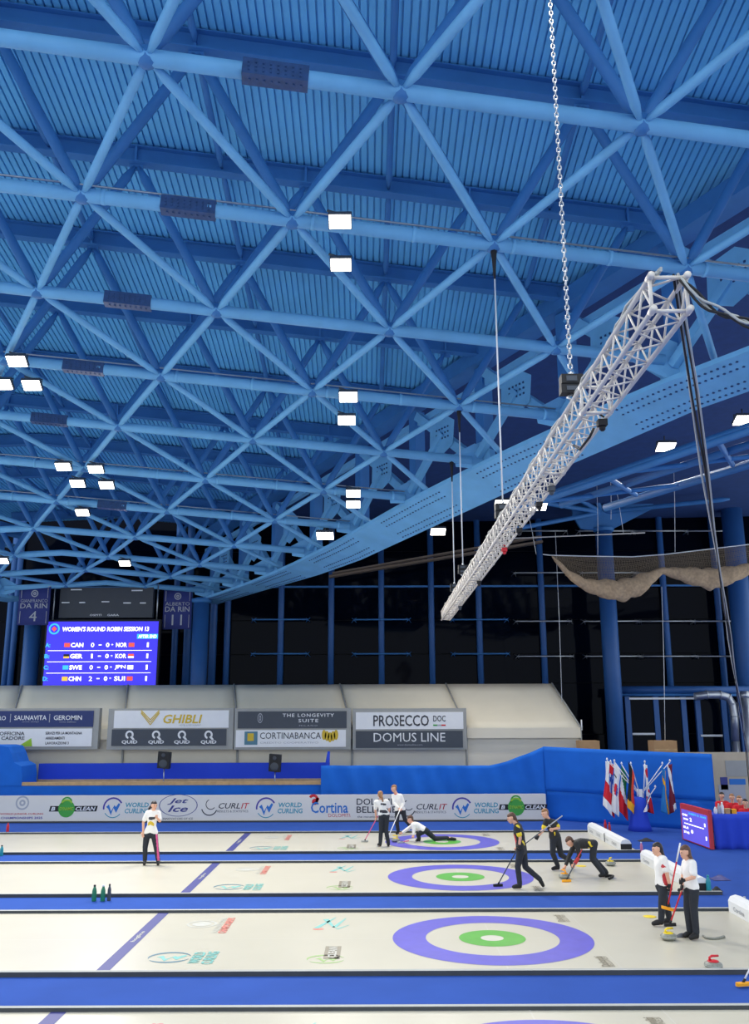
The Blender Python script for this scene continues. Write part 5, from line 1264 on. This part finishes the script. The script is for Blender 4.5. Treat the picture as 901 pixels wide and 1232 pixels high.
# two players in white at right
q = cr(770, 1005, 9.125)
person('player in white shirt with long ponytail, left one of the two at right', .95, dict(head=q(185, 150), shl=q(262, 265, -.16), shr=q(190, 262, .14), ell=q(295, 420, -.2), hal=q(322, 545, -.2), elr=q(190, 420, .2), har=q(215, 520, .16), hil=q(262, 560, -.07), hir=q(222, 560, .07), knl=q(240, 745, -.07), knr=q(290, 755, .08), anl=q(232, 935, -.07), anr=q(325, 945, .1), tol=q(148, 985, -.07), tor=q(265, 985, .1)), (-1, -.2, -.1), 'shirtw', 'trouser', 'hairdark', tail=[(797, 1027, -.02), (800.5, 1034, -.04), (803.5, 1042, -.05)],
 shirt_cols=['shirtw', 'dred'], paintS=[(q(240, 360, -.22), q(285, 410, -.24), .07, 2), (q(275, 450, -.16), q(290, 520, -.15), .06, 2)], gloves='l')
person('player in white shirt with black and white glove, right one of the two at right', -.12, dict(head=q(492, 185), shl=q(578, 310, -.13), shr=q(500, 300, .14), ell=q(590, 460, -.2), hal=q(475, 495, -.26), elr=q(470, 440, .16), har=q(458, 565, .02), hil=q(590, 600, -.06), hir=q(535, 600, .07), knl=q(590, 800, -.06), knr=q(520, 800, .08), anl=q(618, 1085, -.06), anr=q(550, 1075, .08), tol=q(560, 1150, -.12), tor=q(490, 1125, .05)), (-.92, -.3, -.35), 'shirtw', 'trouser', 'hairbrown', tail=[(830, 1030, -.08), (833, 1035, -.1), (836.5, 1041, -.08)],
 shirt_cols=['shirtw', 'dred'], paintS=[(q(530, 425, -.2), q(540, 435, -.2), .04, 2)], gloves='lr')
broom('red and white broom with raised orange brush held by the gloved player', (818.2, 1014.5), (803, 1092), -.3, .1, ('red', 'white'), 'orange', .28, onice=False, brush_dir=(1, .1, -.25))
broom('red broom resting on top of the yellow-handled stone', (821, 1069), (806, 1111.5), -.15, .0, ('red', 'red'), 'rubber', onice=False)
broom('white-handled broom with orange brush cut off by the right picture edge', (925, 1120), (894, 1187), -3.0, -3.0, ('white', 'white'), 'orange', onice=True)
# gear dropped beside the gloved player
b = MB(); p = onz(821, 1127); b.grid(lambda u, v: p+V(((u-.5)*.24, (v-.5)*.16, .006+.06*math.sin(u*math.pi)*math.sin(v*math.pi))), 8, 6); b.add([p+V((-.12, -.08, .004)), p+V((.12, -.08, .004)), p+V((.12, .08, .004)), p+V((-.12, .08, .004))], [(0, 1, 2, 3)]); tag(b.build('slider_pad', M['slate']), 'dark slider pad on the ice between stone and gloved player', 'pad')

# officials in red behind the table
for k, (px, py, fx, lab) in enumerate(((868, 957.5, -.7, 'official in red with dark hair, leftmost at the table'), (880.5, 959.5, -.3, 'official in red with light hair, second at the table'), (889.5, 962, -.2, 'official in red with light hair, third at the table'), (896.5, 966, -.4, 'official in red with dark hair, nearest the right picture edge'))):
    Yo = TYF+2.75-.52*k; h = ony(px, py, Yo); w = (CAM-h).length/FPX
    def J(dx, dz, dy=0): 
        p = h+V((dx, dy, dz)); d = p-CAM; return (450.5+FPX*d.dot(CR)/d.dot(CF), 616-FPX*d.dot(CU)/d.dot(CF), p.y-Yo)
    zt_ = h.z
    hipz = -.72
    t, P = person(lab, Yo, dict(head=J(0, 0), shl=J(-.17, -.24), shr=J(.17, -.24), ell=J(-.22, -.5, -.1), hal=J(-.1, -.55, -.32), elr=J(.22, -.5, -.1), har=J(.08, -.55, -.32), hil=J(-.09, hipz), hir=J(.09, hipz),
      knl=J(-.1, hipz-.02, -.42), knr=J(.1, hipz-.02, -.42), anl=J(-.1, hipz-.42, -.40), anr=J(.1, hipz-.42, -.40), tol=J(-.1, hipz-.47, -.5), tor=J(.1, hipz-.47, -.5)), (fx, -.9, -.25), 'shirtr', 'trouser', ['hairdark', 'hairblond', 'hairblond', 'hairdark'][k], grip=(False, False))
    c = V((h.x, Yo, 0)); zs = h.z+hipz-.12
    t = thing('tall_stool', 'tall stool under the '+lab.split(',')[1].strip().replace('at the table', 'official at the table').replace('nearest the right picture edge', 'official nearest the right edge'), 'stool', c, 'officials stools')
    b = MB(); b.lathe(c+V((0, 0, zs-.05)), [(.18, 0), (.2, .02), (.2, .04), (.17, .05)], 16); b.build('seat', M['black'], t)
    for dx, dy in ((-.16, -.16), (.16, -.16), (-.16, .16), (.16, .16)):
        b = MB(); b.tube(c+V((dx, dy, -.02)), c+V((dx*.7, dy*.7, zs-.04)), .015, n=6); b.build('leg', M['slate'], t)
    b = MB(); b.path([c+V((.13*math.cos(a*math.pi/8)*1.45, .13*math.sin(a*math.pi/8)*1.45, zs-.42)) for a in range(17)], .01, 5); b.build('foot_ring', M['slate'], t)
